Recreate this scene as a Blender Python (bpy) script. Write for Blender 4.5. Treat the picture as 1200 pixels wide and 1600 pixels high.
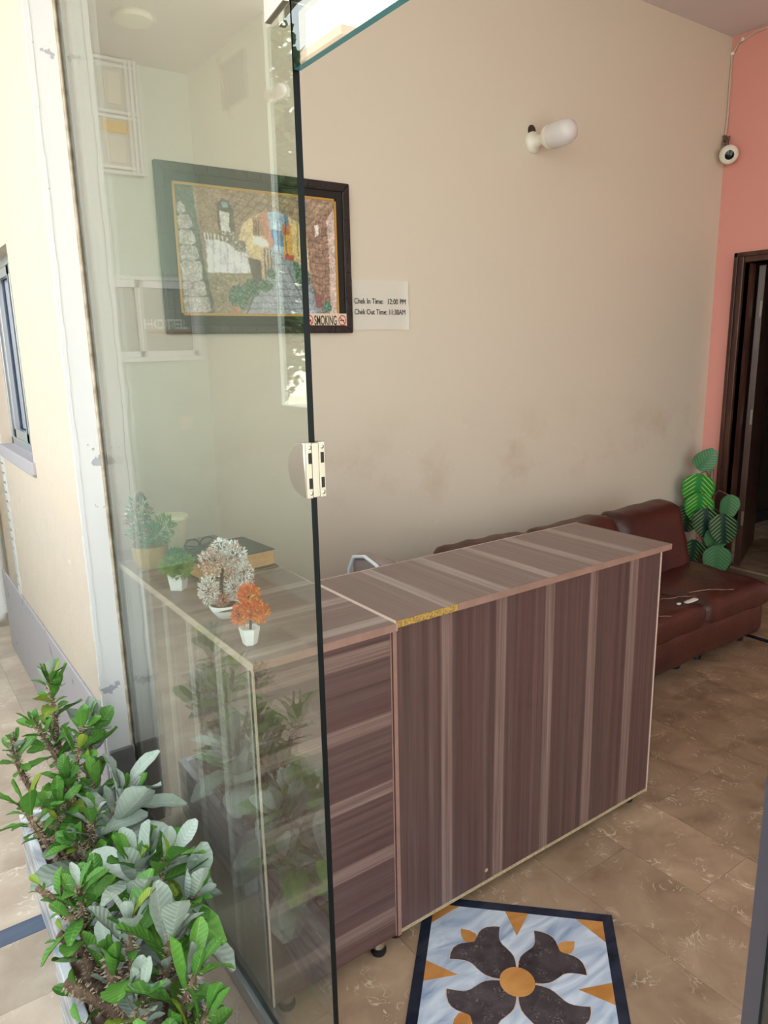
import bpy, bmesh, math, random
import numpy as np
from mathutils import Vector, Matrix, Quaternion

for o in list(bpy.data.objects): bpy.data.objects.remove(o)
S = bpy.context.scene
COL = S.collection
PI = math.pi

# ------------------------------------------------------------------ camera, sky, sun, exposure
FPX, PITCH, ROLL, YAW = 1140.24, math.radians(12.6357), math.radians(1.2004), math.radians(35.054)
cam_d = bpy.data.cameras.new('camera'); cam = bpy.data.objects.new('camera', cam_d); COL.objects.link(cam)
S.camera = cam
cam_d.sensor_fit = 'VERTICAL'; cam_d.sensor_height = 36.0; cam_d.lens = 36.0 * FPX / 1600.0
cam_d.clip_start = 0.02; cam_d.clip_end = 300
_f = Vector((math.sin(YAW)*math.cos(PITCH), math.cos(YAW)*math.cos(PITCH), -math.sin(PITCH)))
_r = Vector((math.cos(YAW), -math.sin(YAW), 0)); _d = _f.cross(_r)
_r2 = math.cos(ROLL)*_r + math.sin(ROLL)*_d
_d2 = -math.sin(ROLL)*_r + math.cos(ROLL)*_d
_m = Matrix((_r2, -_d2, -_f)).transposed().to_4x4(); _m.translation = (0, 0, 1.55)
cam.matrix_world = _m

world = bpy.data.worlds.new('sky'); S.world = world; world.use_nodes = True
wt = world.node_tree; wt.nodes.clear()
wo = wt.nodes.new('ShaderNodeOutputWorld'); wb = wt.nodes.new('ShaderNodeBackground')
wtc = wt.nodes.new('ShaderNodeTexCoord'); wsx = wt.nodes.new('ShaderNodeSeparateXYZ'); wr = wt.nodes.new('ShaderNodeValToRGB')
wr.color_ramp.elements[0].position = 0.0; wr.color_ramp.elements[0].color = (1.0, 0.97, 0.93, 1)
wr.color_ramp.elements[1].position = 0.6; wr.color_ramp.elements[1].color = (0.80, 0.92, 1.0, 1)
wt.links.new(wtc.outputs['Generated'], wsx.inputs[0]); wt.links.new(wsx.outputs['Z'], wr.inputs[0])
wt.links.new(wr.outputs[0], wb.inputs['Color']); wb.inputs['Strength'].default_value = 4.6
wt.links.new(wb.outputs[0], wo.inputs['Surface'])

sun_d = bpy.data.lights.new('sun', 'SUN'); sun = bpy.data.objects.new('sun', sun_d); COL.objects.link(sun)
sun_d.energy = 9.0; sun_d.angle = math.radians(2.0); sun_d.color = (1.0, 0.95, 0.87)
sun.rotation_euler = Vector((-0.45, -0.35, -0.82)).to_track_quat('-Z', 'Y').to_euler()

vs = S.view_settings; vs.view_transform = 'Standard'; vs.look = 'None'; vs.gamma = 1.0; vs.use_curve_mapping = False
vs.exposure = 0.0

# ------------------------------------------------------------------ helpers
rng = random.Random(7)
def lin(r, g, b):
    f = lambda c: (c/255)/12.92 if c/255 <= 0.04045 else (((c/255)+0.055)/1.055)**2.4
    return (f(r), f(g), f(b), 1.0)

class MB:
    def __init__(s): s.v = []; s.f = []; s.m = []
    def add(s, vs_, fs, mi=0):
        o = len(s.v); s.v += [tuple(p) for p in vs_]
        for f in fs: s.f.append(tuple(i+o for i in f)); s.m.append(mi)
    def box(s, x0, x1, y0, y1, z0, z1, mi=0):
        s.add([(x0,y0,z0),(x1,y0,z0),(x1,y1,z0),(x0,y1,z0),(x0,y0,z1),(x1,y0,z1),(x1,y1,z1),(x0,y1,z1)],
              [(0,3,2,1),(4,5,6,7),(0,1,5,4),(1,2,6,5),(2,3,7,6),(3,0,4,7)], mi); return s
    def tube(s, pts, rad, n=10, mi=0, cap=True):
        pts = [Vector(p) for p in pts]
        if not hasattr(rad, '__len__'): rad = [rad]*len(pts)
        prev = None; rings = []
        for i, p in enumerate(pts):
            t = (pts[min(i+1, len(pts)-1)] - pts[max(i-1, 0)]).normalized()
            if prev is None:
                a = Vector((0,0,1)) if abs(t.z) < .9 else Vector((1,0,0)); u = t.cross(a).normalized()
            else: u = (prev - t*prev.dot(t)).normalized()
            prev = u; w = t.cross(u)
            rings.append([p + (u*math.cos(2*PI*k/n) + w*math.sin(2*PI*k/n))*rad[i] for k in range(n)])
        vs_ = [q for r in rings for q in r]; fs = []
        for i in range(len(pts)-1):
            for k in range(n):
                a = i*n+k; b = i*n+(k+1) % n; fs.append((a, b, b+n, a+n))
        if cap: fs.append(tuple(range(n-1, -1, -1))); fs.append(tuple(range((len(pts)-1)*n, len(pts)*n)))
        s.add(vs_, fs, mi); return s
    def lathe(s, prof, c, axis=(0,0,1), n=24, mi=0, closed=False):
        # prof: list of (radius, height along axis)
        c = Vector(c); ax = Vector(axis).normalized()
        a = Vector((0,0,1)) if abs(ax.z) < .9 else Vector((1,0,0)); u = ax.cross(a).normalized(); w = ax.cross(u)
        vs_ = [c + ax*h + (u*math.cos(2*PI*k/n) + w*math.sin(2*PI*k/n))*r for r, h in prof for k in range(n)]
        fs = []
        for i in range(len(prof)-1):
            for k in range(n):
                p = i*n+k; q = i*n+(k+1) % n; fs.append((p, q, q+n, p+n))
        fs.append(tuple(range(n-1, -1, -1))); fs.append(tuple(range((len(prof)-1)*n, len(prof)*n)))
        s.add(vs_, fs, mi); return s
    def prism(s, poly, fn, d0, d1, mi=0):
        # poly 2D, fn(u, v, d) -> 3D ; extruded between d0 and d1
        n = len(poly)
        vs_ = [fn(u, v, d0) for u, v in poly] + [fn(u, v, d1) for u, v in poly]
        fs = [tuple(range(n-1, -1, -1)), tuple(range(n, 2*n))] + [(i, (i+1) % n, (i+1) % n+n, i+n) for i in range(n)]
        s.add(vs_, fs, mi); return s
    def soft(s, x0, x1, y0, y1, z0, z1, r, n=10, amp=0.0, seed=0, puff=0.0, mi=0, fn=None):
        # rounded, slightly uneven cushion block
        from mathutils import noise
        bm = bmesh.new(); bmesh.ops.create_cube(bm, size=2.0); bmesh.ops.subdivide_edges(bm, edges=bm.edges[:], cuts=n, use_grid_fill=True)
        cx, cy, cz = (x0+x1)/2, (y0+y1)/2, (z0+z1)/2; hx, hy, hz = (x1-x0)/2, (y1-y0)/2, (z1-z0)/2
        vs_ = []
        for v in bm.verts:
            p = Vector((v.co.x*hx, v.co.y*hy, v.co.z*hz))
            q = Vector((max(-hx+r, min(hx-r, p.x)), max(-hy+r, min(hy-r, p.y)), max(-hz+r, min(hz-r, p.z))))
            d = p-q
            if d.length > 1e-6: p = q + d.normalized()*r
            if puff: p += Vector((0, 0, puff*(1-(p.x/hx)**2)*(1-(p.y/hy)**2)*(1 if p.z > 0 else 0)))
            if amp: p += d.normalized()*amp*noise.noise(p*9+Vector((seed*3.1, seed, 0))) if d.length > 1e-6 else Vector((0,0,0))
            P = Vector((cx, cy, cz))+p
            vs_.append(tuple(fn(P) if fn else P))
        bm.verts.index_update()
        fs = [tuple(v.index for v in f.verts) for f in bm.faces]; bm.free()
        s.add(vs_, fs, mi); return s
    def build(s, name, mats, parent=None, smooth=False, bevel=0, seg=2):
        me = bpy.data.meshes.new(name)
        off = WO.get(parent.name, Vector()) if parent else Vector()
        me.from_pydata([tuple(Vector(p)-off) for p in s.v], [], s.f)
        if not isinstance(mats, (list, tuple)): mats = [mats]
        for m in mats: me.materials.append(m)
        if len(mats) > 1:
            me.polygons.foreach_set('material_index', s.m)
        if smooth:
            me.polygons.foreach_set('use_smooth', [True]*len(me.polygons))
            me.set_sharp_from_angle(angle=math.radians(42))
        me.update()
        o = bpy.data.objects.new(name, me); COL.objects.link(o)
        if parent: o.parent = parent
        WO[o.name] = off.copy()
        if bevel:
            b = o.modifiers.new('edge_rounding', 'BEVEL'); b.width = bevel; b.segments = seg; b.limit_method = 'ANGLE'; b.angle_limit = math.radians(40)
        return o
WO = {}
def thing(name, loc, label, cat, group=None):
    o = bpy.data.objects.new(name, None); COL.objects.link(o); o.location = loc; WO[o.name] = Vector(loc)
    o.empty_display_size = 0.05
    return tag(o, label, cat, group)
def tag(o, label, cat, group=None, kind=None):
    if label: o['label'] = label
    if cat: o['category'] = cat
    if group: o['group'] = group
    if kind: o['kind'] = kind
    return o
def struct(o): o['kind'] = 'structure'; return o
def spawn(name, me, parent, mat4):
    o = bpy.data.objects.new(name, me); COL.objects.link(o); o.parent = parent; o.matrix_basis = mat4; return o
def bx(*a): return MB().box(*a)

# ------------------------------------------------------------------ materials
def nmat(name):
    m = bpy.data.materials.new(name); m.use_nodes = True; t = m.node_tree
    return m, t, t.nodes['Principled BSDF'], t.nodes, t.links
def plain(name, c, rough=.6, metal=0, spec=.5, bump=0, bscale=60, var=0.0, vscale=4, c2=None, alpha=None):
    m, t, p, N, L = nmat(name)
    p.inputs['Base Color'].default_value = c; p.inputs['Roughness'].default_value = rough
    p.inputs['Metallic'].default_value = metal; p.inputs['Specular IOR Level'].default_value = spec
    if var or c2 or bump:
        tc = N.new('ShaderNodeTexCoord')
    if var or c2:
        n = N.new('ShaderNodeTexNoise'); n.inputs['Scale'].default_value = vscale; n.inputs['Detail'].default_value = 6
        L.new(tc.outputs['Object'], n.inputs['Vector'])
        r = N.new('ShaderNodeValToRGB'); r.color_ramp.elements[0].position = .3; r.color_ramp.elements[1].position = .7
        d = c2 or tuple(x*(1-var) for x in c[:3])+(1,)
        r.color_ramp.elements[0].color = d; r.color_ramp.elements[1].color = c
        L.new(n.outputs['Fac'], r.inputs[0]); L.new(r.outputs[0], p.inputs['Base Color'])
    if bump:
        n2 = N.new('ShaderNodeTexNoise'); n2.inputs['Scale'].default_value = bscale; n2.inputs['Detail'].default_value = 5
        L.new(tc.outputs['Object'], n2.inputs['Vector'])
        b = N.new('ShaderNodeBump'); b.inputs['Strength'].default_value = bump; b.inputs['Distance'].default_value = .01
        L.new(n2.outputs['Fac'], b.inputs['Height']); L.new(b.outputs[0], p.inputs['Normal'])
    return m
def mth(N, L, op, a, b=None, clamp=False):
    n = N.new('ShaderNodeMath'); n.operation = op; n.use_clamp = clamp
    for i, x in enumerate((a, b)):
        if x is None: continue
        if isinstance(x, (int, float)): n.inputs[i].default_value = x
        else: L.new(x, n.inputs[i])
    return n.outputs[0]
def mixc(N, L, fac, a, b, mode='MIX'):
    n = N.new('ShaderNodeMix'); n.data_type = 'RGBA'; n.blend_type = mode
    for k, x in ((0, fac), (6, a), (7, b)):
        if isinstance(x, (int, float)): n.inputs[k].default_value = x
        elif isinstance(x, tuple): n.inputs[k].default_value = x
        else: L.new(x, n.inputs[k])
    return n.outputs[2]
def laminate(name, u, g, phase, period=.195, dark=(64,46,45), mid=(104,80,76), light=(138,115,107)):
    # striped wood print: u = axis across the stripes, g = axis of the grain
    m, t, p, N, L = nmat(name)
    tc = N.new('ShaderNodeTexCoord'); sp = N.new('ShaderNodeSeparateXYZ'); L.new(tc.outputs['Object'], sp.inputs[0])
    U = sp.outputs[u]; G = sp.outputs[g]
    def strk(su, sg, det=2):
        c = N.new('ShaderNodeCombineXYZ'); L.new(mth(N, L, 'MULTIPLY', U, su), c.inputs[0]); L.new(mth(N, L, 'MULTIPLY', G, sg), c.inputs[1])
        n = N.new('ShaderNodeTexNoise'); n.inputs['Scale'].default_value = 1; n.inputs['Detail'].default_value = det; L.new(c.outputs[0], n.inputs['Vector']); return n.outputs['Fac']
    fine = strk(380, 3, 3); med = strk(60, .6, 4); wob = strk(14, .9, 1)
    fr = mth(N, L, 'FRACT', mth(N, L, 'DIVIDE', mth(N, L, 'ADD', mth(N, L, 'ADD', U, phase+10), mth(N, L, 'MULTIPLY', mth(N, L, 'SUBTRACT', wob, .5), .012)), period))
    d = mth(N, L, 'ABSOLUTE', mth(N, L, 'SUBTRACT', fr, .5))
    band = N.new('ShaderNodeMapRange'); band.inputs[1].default_value = .115; band.inputs[2].default_value = .085; L.new(d, band.inputs[0])
    d2 = mth(N, L, 'ABSOLUTE', mth(N, L, 'SUBTRACT', fr, .22))
    b2 = N.new('ShaderNodeMapRange'); b2.inputs[1].default_value = .06; b2.inputs[2].default_value = .03; b2.inputs[4].default_value = .18; L.new(d2, b2.inputs[0])
    r = N.new('ShaderNodeValToRGB'); r.color_ramp.elements[0].position = .35; r.color_ramp.elements[1].position = .72
    r.color_ramp.elements[0].color = lin(*dark); r.color_ramp.elements[1].color = lin(*mid)
    L.new(mth(N, L, 'ADD', mth(N, L, 'MULTIPLY', fine, .45), mth(N, L, 'MULTIPLY', med, .6)), r.inputs[0])
    lr = N.new('ShaderNodeValToRGB'); lr.color_ramp.elements[0].position = .3; lr.color_ramp.elements[1].position = .65
    lr.color_ramp.elements[0].color = lin(*mid); lr.color_ramp.elements[1].color = lin(*light); L.new(fine, lr.inputs[0])
    vary = strk(26, .35, 3); bv = N.new('ShaderNodeMapRange'); bv.inputs[1].default_value = .3; bv.inputs[2].default_value = .6; bv.inputs[3].default_value = .35; L.new(med, bv.inputs[0])
    red = N.new('ShaderNodeMapRange'); red.inputs[1].default_value = .42; red.inputs[2].default_value = .66; red.inputs[4].default_value = .45; L.new(vary, red.inputs[0])
    basec = mixc(N, L, red.outputs[0], r.outputs[0], lin(dark[0]+16, dark[1]+2, dark[2]+4))
    c1 = mixc(N, L, mth(N, L, 'MULTIPLY', mth(N, L, 'MAXIMUM', band.outputs[0], b2.outputs[0]), bv.outputs[0]), basec, lr.outputs[0])
    L.new(c1, p.inputs['Base Color']); p.inputs['Roughness'].default_value = .34; p.inputs['Specular IOR Level'].default_value = .45
    b = N.new('ShaderNodeBump'); b.inputs['Strength'].default_value = .12; b.inputs['Distance'].default_value = .002; L.new(fine, b.inputs['Height']); L.new(b.outputs[0], p.inputs['Normal'])
    return m
def wallpaint(name, c, stain=None, smin=0, smax=1, rough=.55, bump=.08, stain2=None):
    # painted plaster with soft patchiness; stain = colour of rub marks between two heights (object z)
    m, t, p, N, L = nmat(name)
    tc = N.new('ShaderNodeTexCoord'); n = N.new('ShaderNodeTexNoise'); n.inputs['Scale'].default_value = 1.3; n.inputs['Detail'].default_value = 5
    L.new(tc.outputs['Object'], n.inputs['Vector'])
    col = mixc(N, L, mth(N, L, 'MULTIPLY', n.outputs['Fac'], .25), c, tuple(x*.88 for x in c[:3])+(1,))
    if stain:
        sp = N.new('ShaderNodeSeparateXYZ'); L.new(tc.outputs['Object'], sp.inputs[0])
        a = N.new('ShaderNodeMapRange'); a.inputs[1].default_value = smin; a.inputs[2].default_value = smin+.15; L.new(sp.outputs[2], a.inputs[0])
        b = N.new('ShaderNodeMapRange'); b.inputs[1].default_value = smax; b.inputs[2].default_value = smax-.3; L.new(sp.outputs[2], b.inputs[0])
        n2 = N.new('ShaderNodeTexNoise'); n2.inputs['Scale'].default_value = 3.2; n2.inputs['Detail'].default_value = 7; n2.inputs['Roughness'].default_value = .62
        L.new(tc.outputs['Object'], n2.inputs['Vector'])
        q = N.new('ShaderNodeMapRange'); q.inputs[1].default_value = .5; q.inputs[2].default_value = .8; L.new(n2.outputs['Fac'], q.inputs[0])
        f = mth(N, L, 'MULTIPLY', mth(N, L, 'MULTIPLY', a.outputs[0], b.outputs[0]), q.outputs[0])
        col = mixc(N, L, mth(N, L, 'MULTIPLY', f, .5), col, stain)
        # small scuffs where the paint has come off
        v = N.new('ShaderNodeTexNoise'); v.inputs['Scale'].default_value = 22; v.inputs['Detail'].default_value = 2; L.new(tc.outputs['Object'], v.inputs['Vector'])
        w = N.new('ShaderNodeMapRange'); w.inputs[1].default_value = .735; w.inputs[2].default_value = .75; L.new(v.outputs['Fac'], w.inputs[0])
        col = mixc(N, L, mth(N, L, 'MULTIPLY', mth(N, L, 'MULTIPLY', w.outputs[0], b.outputs[0]), .5), col, stain2 or lin(235, 228, 215))
    L.new(col, p.inputs['Base Color']); p.inputs['Roughness'].default_value = rough; p.inputs['Specular IOR Level'].default_value = .3
    n3 = N.new('ShaderNodeTexNoise'); n3.inputs['Scale'].default_value = 18; n3.inputs['Detail'].default_value = 6; L.new(tc.outputs['Object'], n3.inputs['Vector'])
    bb = N.new('ShaderNodeBump'); bb.inputs['Strength'].default_value = bump; bb.inputs['Distance'].default_value = .02; L.new(n3.outputs['Fac'], bb.inputs['Height']); L.new(bb.outputs[0], p.inputs['Normal'])
    return m
def peeled(name, base, patch, thr=.62, scale=9, rough=.6, seed=0.0):
    # paint with chipped patches showing what lies below
    m, t, p, N, L = nmat(name)
    tc = N.new('ShaderNodeTexCoord'); mp = N.new('ShaderNodeMapping'); mp.inputs['Location'].default_value = (seed, seed*.7, 0); L.new(tc.outputs['Object'], mp.inputs[0])
    n = N.new('ShaderNodeTexNoise'); n.inputs['Scale'].default_value = scale; n.inputs['Detail'].default_value = 6; L.new(mp.outputs[0], n.inputs['Vector'])
    q = N.new('ShaderNodeMapRange'); q.inputs[1].default_value = thr; q.inputs[2].default_value = thr+.012; L.new(n.outputs['Fac'], q.inputs[0])
    n2 = N.new('ShaderNodeTexNoise'); n2.inputs['Scale'].default_value = 2.2; n2.inputs['Detail'].default_value = 5; L.new(tc.outputs['Object'], n2.inputs['Vector'])
    c = mixc(N, L, mth(N, L, 'MULTIPLY', n2.outputs['Fac'], .3), base, tuple(x*.85 for x in base[:3])+(1,))
    c = mixc(N, L, q.outputs[0], c, patch)
    L.new(c, p.inputs['Base Color']); p.inputs['Roughness'].default_value = rough
    b = N.new('ShaderNodeBump'); b.inputs['Strength'].default_value = .5; b.inputs['Distance'].default_value = -.003; L.new(q.outputs[0], b.inputs['Height']); L.new(b.outputs[0], p.inputs['Normal'])
    return m
def marble(name, base, light, dark, rough=.22, scale=1.0):
    # fossil limestone: blotches plus pale curled flecks; every tile gets its own tone and offset
    m, t, p, N, L = nmat(name)
    tc = N.new('ShaderNodeTexCoord'); oi = N.new('ShaderNodeObjectInfo'); g = N.new('ShaderNodeNewGeometry')
    va = N.new('ShaderNodeVectorMath'); va.operation = 'ADD'; cx = N.new('ShaderNodeCombineXYZ')
    L.new(mth(N, L, 'MULTIPLY', oi.outputs['Random'], 37.0), cx.inputs[0]); L.new(mth(N, L, 'MULTIPLY', oi.outputs['Random'], 61.0), cx.inputs[1])
    L.new(tc.outputs['Object'], va.inputs[0]); L.new(cx.outputs[0], va.inputs[1])
    n1 = N.new('ShaderNodeTexNoise'); n1.inputs['Scale'].default_value = 7*scale; n1.inputs['Detail'].default_value = 8; n1.inputs['Distortion'].default_value = .6; L.new(va.outputs[0], n1.inputs['Vector'])
    r1 = N.new('ShaderNodeValToRGB'); r1.color_ramp.elements[0].position = .32; r1.color_ramp.elements[1].position = .68
    r1.color_ramp.elements[0].color = dark; r1.color_ramp.elements[1].color = base; L.new(n1.outputs['Fac'], r1.inputs[0])
    n2 = N.new('ShaderNodeTexNoise'); n2.inputs['Scale'].default_value = 15*scale; n2.inputs['Detail'].default_value = 1.5; n2.inputs['Distortion'].default_value = 2.4; L.new(va.outputs[0], n2.inputs['Vector'])
    e = mth(N, L, 'ABSOLUTE', mth(N, L, 'SUBTRACT', n2.outputs['Fac'], .56))
    q = N.new('ShaderNodeMapRange'); q.inputs[1].default_value = .030; q.inputs[2].default_value = .006; L.new(e, q.inputs[0])
    n3 = N.new('ShaderNodeTexNoise'); n3.inputs['Scale'].default_value = 11*scale; L.new(va.outputs[0], n3.inputs['Vector'])
    k = N.new('ShaderNodeMapRange'); k.inputs[1].default_value = .5; k.inputs[2].default_value = .62; L.new(n3.outputs['Fac'], k.inputs[0])
    c = mixc(N, L, mth(N, L, 'MULTIPLY', mth(N, L, 'MULTIPLY', q.outputs[0], k.outputs[0]), .6), r1.outputs[0], light)
    tone = N.new('ShaderNodeMapRange'); tone.inputs[3].default_value = .82; tone.inputs[4].default_value = 1.16; L.new(oi.outputs['Random'], tone.inputs[0])
    tc2 = N.new('ShaderNodeCombineXYZ')
    for i in range(3): L.new(tone.outputs[0], tc2.inputs[i])
    c = mixc(N, L, 1.0, c, tc2.outputs[0], 'MULTIPLY')
    L.new(c, p.inputs['Base Color']); p.inputs['Roughness'].default_value = rough
    return m
def veined(name, a, b, scale=3, stretch=(1, 6, 1), rough=.25, lo=.35, hi=.65):
    m, t, p, N, L = nmat(name)
    tc = N.new('ShaderNodeTexCoord'); mp = N.new('ShaderNodeMapping'); mp.inputs['Scale'].default_value = stretch; L.new(tc.outputs['Object'], mp.inputs[0])
    n = N.new('ShaderNodeTexNoise'); n.inputs['Scale'].default_value = scale; n.inputs['Detail'].default_value = 8; n.inputs['Distortion'].default_value = 1.2; L.new(mp.outputs[0], n.inputs['Vector'])
    r = N.new('ShaderNodeValToRGB'); r.color_ramp.elements[0].position = lo; r.color_ramp.elements[1].position = hi; r.color_ramp.elements[0].color = a; r.color_ramp.elements[1].color = b
    L.new(n.outputs['Fac'], r.inputs[0]); L.new(r.outputs[0], p.inputs['Base Color']); p.inputs['Roughness'].default_value = rough
    return m
def glassmat(name, tint):
    # thin clear pane: clear transmission plus Fresnel mirror on each face
    m, t, p, N, L = nmat(name); N.remove(p)
    out = [n for n in N if n.type == 'OUTPUT_MATERIAL'][0]
    g = N.new('ShaderNodeNewGeometry'); ior = N.new('ShaderNodeMapRange'); ior.inputs[3].default_value = 1.72; ior.inputs[4].default_value = 1/1.72; L.new(g.outputs['Backfacing'], ior.inputs[0])
    f = N.new('ShaderNodeFresnel'); L.new(ior.outputs[0], f.inputs[0])
    tr = N.new('ShaderNodeBsdfTransparent'); tr.inputs[0].default_value = tint
    gl = N.new('ShaderNodeBsdfGlossy'); gl.inputs['Roughness'].default_value = 0.0; gl.inputs['Color'].default_value = (.94, 1, .97, 1)
    mx = N.new('ShaderNodeMixShader'); L.new(f.outputs[0], mx.inputs[0]); L.new(tr.outputs[0], mx.inputs[1]); L.new(gl.outputs[0], mx.inputs[2]); L.new(mx.outputs[0], out.inputs[0])
    return m
def leafmat(name, c, c2, rough=.45, vein=None, vs_=40, trans=.15):
    m, t, p, N, L = nmat(name)
    tc = N.new('ShaderNodeTexCoord'); oi = N.new('ShaderNodeObjectInfo')
    n = N.new('ShaderNodeTexNoise'); n.inputs['Scale'].default_value = 25; L.new(tc.outputs['Object'], n.inputs['Vector'])
    col = mixc(N, L, mth(N, L, 'ADD', mth(N, L, 'MULTIPLY', n.outputs['Fac'], .5), mth(N, L, 'MULTIPLY', oi.outputs['Random'], .5)), c, c2)
    if vein:
        sp = N.new('ShaderNodeSeparateXYZ'); L.new(tc.outputs['Object'], sp.inputs[0]); ax = mth(N, L, 'ABSOLUTE', sp.outputs[0])
        n.inputs['Scale'].default_value = 6; n.inputs['Detail'].default_value = 6
        w = mth(N, L, 'SINE', mth(N, L, 'MULTIPLY', mth(N, L, 'SUBTRACT', sp.outputs[1], mth(N, L, 'MULTIPLY', ax, .7)), 62))
        k1 = N.new('ShaderNodeMapRange'); k1.inputs[1].default_value = .02; k1.inputs[2].default_value = .008; L.new(ax, k1.inputs[0])
        k2 = N.new('ShaderNodeMapRange'); k2.inputs[1].default_value = .86; k2.inputs[2].default_value = 1.0; k2.inputs[4].default_value = .35; L.new(w, k2.inputs[0])
        col = mixc(N, L, mth(N, L, 'MULTIPLY', mth(N, L, 'MAXIMUM', k1.outputs[0], k2.outputs[0]), .35), col, vein)
        b = N.new('ShaderNodeBump'); b.inputs['Strength'].default_value = .16; b.inputs['Distance'].default_value = .015; L.new(mth(N, L, 'ADD', mth(N, L, 'MULTIPLY', w, .6), mth(N, L, 'MULTIPLY', n.outputs['Fac'], 2.0)), b.inputs['Height']); L.new(b.outputs[0], p.inputs['Normal'])
    L.new(col, p.inputs['Base Color']); p.inputs['Roughness'].default_value = rough
    out = [n for n in N if n.type == 'OUTPUT_MATERIAL'][0]
    tl = N.new('ShaderNodeBsdfTranslucent'); L.new(col, tl.inputs[0]); mx = N.new('ShaderNodeMixShader'); mx.inputs[0].default_value = trans
    L.new(p.outputs[0], mx.inputs[1]); L.new(tl.outputs[0], mx.inputs[2]); L.new(mx.outputs[0], out.inputs[0])
    return m

M = {}
M['wall'] = wallpaint('cream_plaster', lin(226, 215, 198), lin(186, 160, 130), .72, 1.30)
M['pink'] = wallpaint('pink_plaster', lin(234, 163, 153))
M['ceil'] = wallpaint('white_ceiling', lin(222, 214, 216))
M['extwall'] = wallpaint('cream_exterior_plaster', lin(206, 191, 173), lin(186, 180, 176), -.2, 1.2, rough=.7, bump=.2)
M['colwhite'] = peeled('white_column_paint', lin(208, 208, 206), lin(160, 162, 168), thr=.67, scale=11, seed=3.2)
M['sealant'] = plain('cracked_sealant', lin(196, 186, 168), .8, c2=lin(140, 122, 98), vscale=25)
M['plinth'] = peeled('lavender_plinth', lin(174, 168, 172), lin(138, 130, 130), thr=.66, scale=20)
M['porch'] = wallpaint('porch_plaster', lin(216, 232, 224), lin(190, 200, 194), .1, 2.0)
M['porchlit'] = wallpaint('porch_lit_plaster', lin(230, 238, 228), lin(206, 210, 200), .1, 1.4)  # lighter copy of the porch plaster, its stronger light put into the colour
M['skirt'] = plain('dark_skirting_tile', lin(108, 104, 104), .3, var=.3, vscale=12)
M['tile'] = marble('brown_limestone', lin(170, 143, 118), lin(210, 192, 168), lin(138, 112, 90))
M['tile_ext'] = marble('pale_limestone', lin(206, 190, 172), lin(232, 222, 206), lin(180, 160, 142), rough=.3)
M['black'] = veined('black_stone', lin(24, 28, 40), lin(44, 50, 66), 4, (1, 3, 1), .2)
M['bluest'] = veined('blue_grey_stone', lin(70, 84, 108), lin(96, 108, 130), 4, (1, 3, 1), .3)
M['medmarble'] = veined('blue_white_marble', lin(128, 146, 176), lin(206, 212, 222), 3.2, (1.5, 5, 1), .2, .3, .62)
M['petal'] = marble('dark_fossil_stone', lin(84, 74, 76), lin(150, 140, 132), lin(58, 50, 54), .22, 3)
M['orange'] = veined('orange_stone', lin(176, 116, 58), lin(204, 146, 84), 6, (1, 2, 1), .25)
M['grout'] = plain('grout', lin(128, 110, 92), .8)
M['grey_marble'] = veined('grey_white_marble', lin(150, 156, 168), lin(228, 230, 234), 5, (2, 1, 4), .4, .36, .6)
M['glass'] = glassmat('clear_glass', (.96, .99, .972, 1))
M['glassedge'] = plain('dark_glass_edge', lin(14, 20, 20), .35, spec=.15)
M['tealedge'] = plain('teal_glass_edge', lin(52, 146, 158), .1)
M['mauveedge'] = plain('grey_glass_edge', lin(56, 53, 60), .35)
M['steel'] = plain('brushed_steel', lin(200, 190, 184), .28, 1.0)
M['satin'] = plain('satin_nickel', lin(196, 190, 172), .42, .75)
M['slot'] = plain('dark_slot', lin(28, 18, 16), .6)
M['alu'] = plain('aluminium', lin(196, 202, 208), .3, .85)
M['alu_white'] = plain('white_aluminium', lin(236, 240, 244), .35)
M['winglass'] = plain('blue_window_glass', lin(44, 62, 92), .06, spec=.9)
M['pane_grey'] = plain('grey_window_pane', lin(168, 178, 174), .25)
M['pane_pale'] = plain('pale_window_pane', lin(206, 208, 204), .2)
M['chip'] = plain('raw_chipboard', lin(196, 160, 84), .9, c2=lin(120, 88, 40), vscale=160, bump=.3, bscale=200)
M['chip2'] = plain('pale_chipboard', lin(188, 168, 136), .9, c2=lin(150, 128, 98), vscale=120)
M['edgeband'] = plain('brown_edge_band', lin(150, 116, 104), .4, var=.2, vscale=30)
M['edgepale'] = plain('pale_edge_band', lin(196, 172, 158), .45)
M['blackplastic'] = plain('black_plastic', lin(22, 22, 24), .4)
M['chrome'] = plain('chrome', lin(210, 205, 195), .2, 1.0)
M['leather'] = plain('maroon_leather', lin(80, 38, 30), .40, c2=lin(54, 25, 22), vscale=5, bump=.25, bscale=90)
M['stitch'] = plain('worn_crease', lin(190, 160, 140), .8)
M['tear'] = plain('torn_white_lining', lin(214, 208, 198), .9)
M['doorwood'] = veined('dark_door_wood', lin(58, 32, 26), lin(88, 52, 40), 4, (3, 3, .4), .35)
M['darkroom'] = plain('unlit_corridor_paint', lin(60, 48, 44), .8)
M['white_plastic'] = plain('white_plastic', lin(240, 236, 224), .35)
M['bulb'] = plain('frosted_bulb', lin(226, 220, 220), .25)
M['hole'] = plain('bare_wall_hole', lin(66, 52, 42), .9)
M['wire'] = plain('cream_cable', lin(214, 190, 176), .6)
M['rust'] = plain('tangled_wire', lin(120, 100, 84), .8)
M['frame'] = plain('dark_frame_wood', lin(52, 40, 36), .4, c2=lin(34, 26, 24), vscale=25, bump=.4, bscale=60)
M['mat'] = plain('black_picture_mat', lin(26, 22, 20), .55)
M['gold'] = plain('gold_trim', lin(206, 160, 82), .4, .3)
M['paper'] = plain('laminated_paper', lin(226, 222, 212), .25)
M['ink'] = plain('dark_ink', lin(44, 42, 42), .6)
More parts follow.
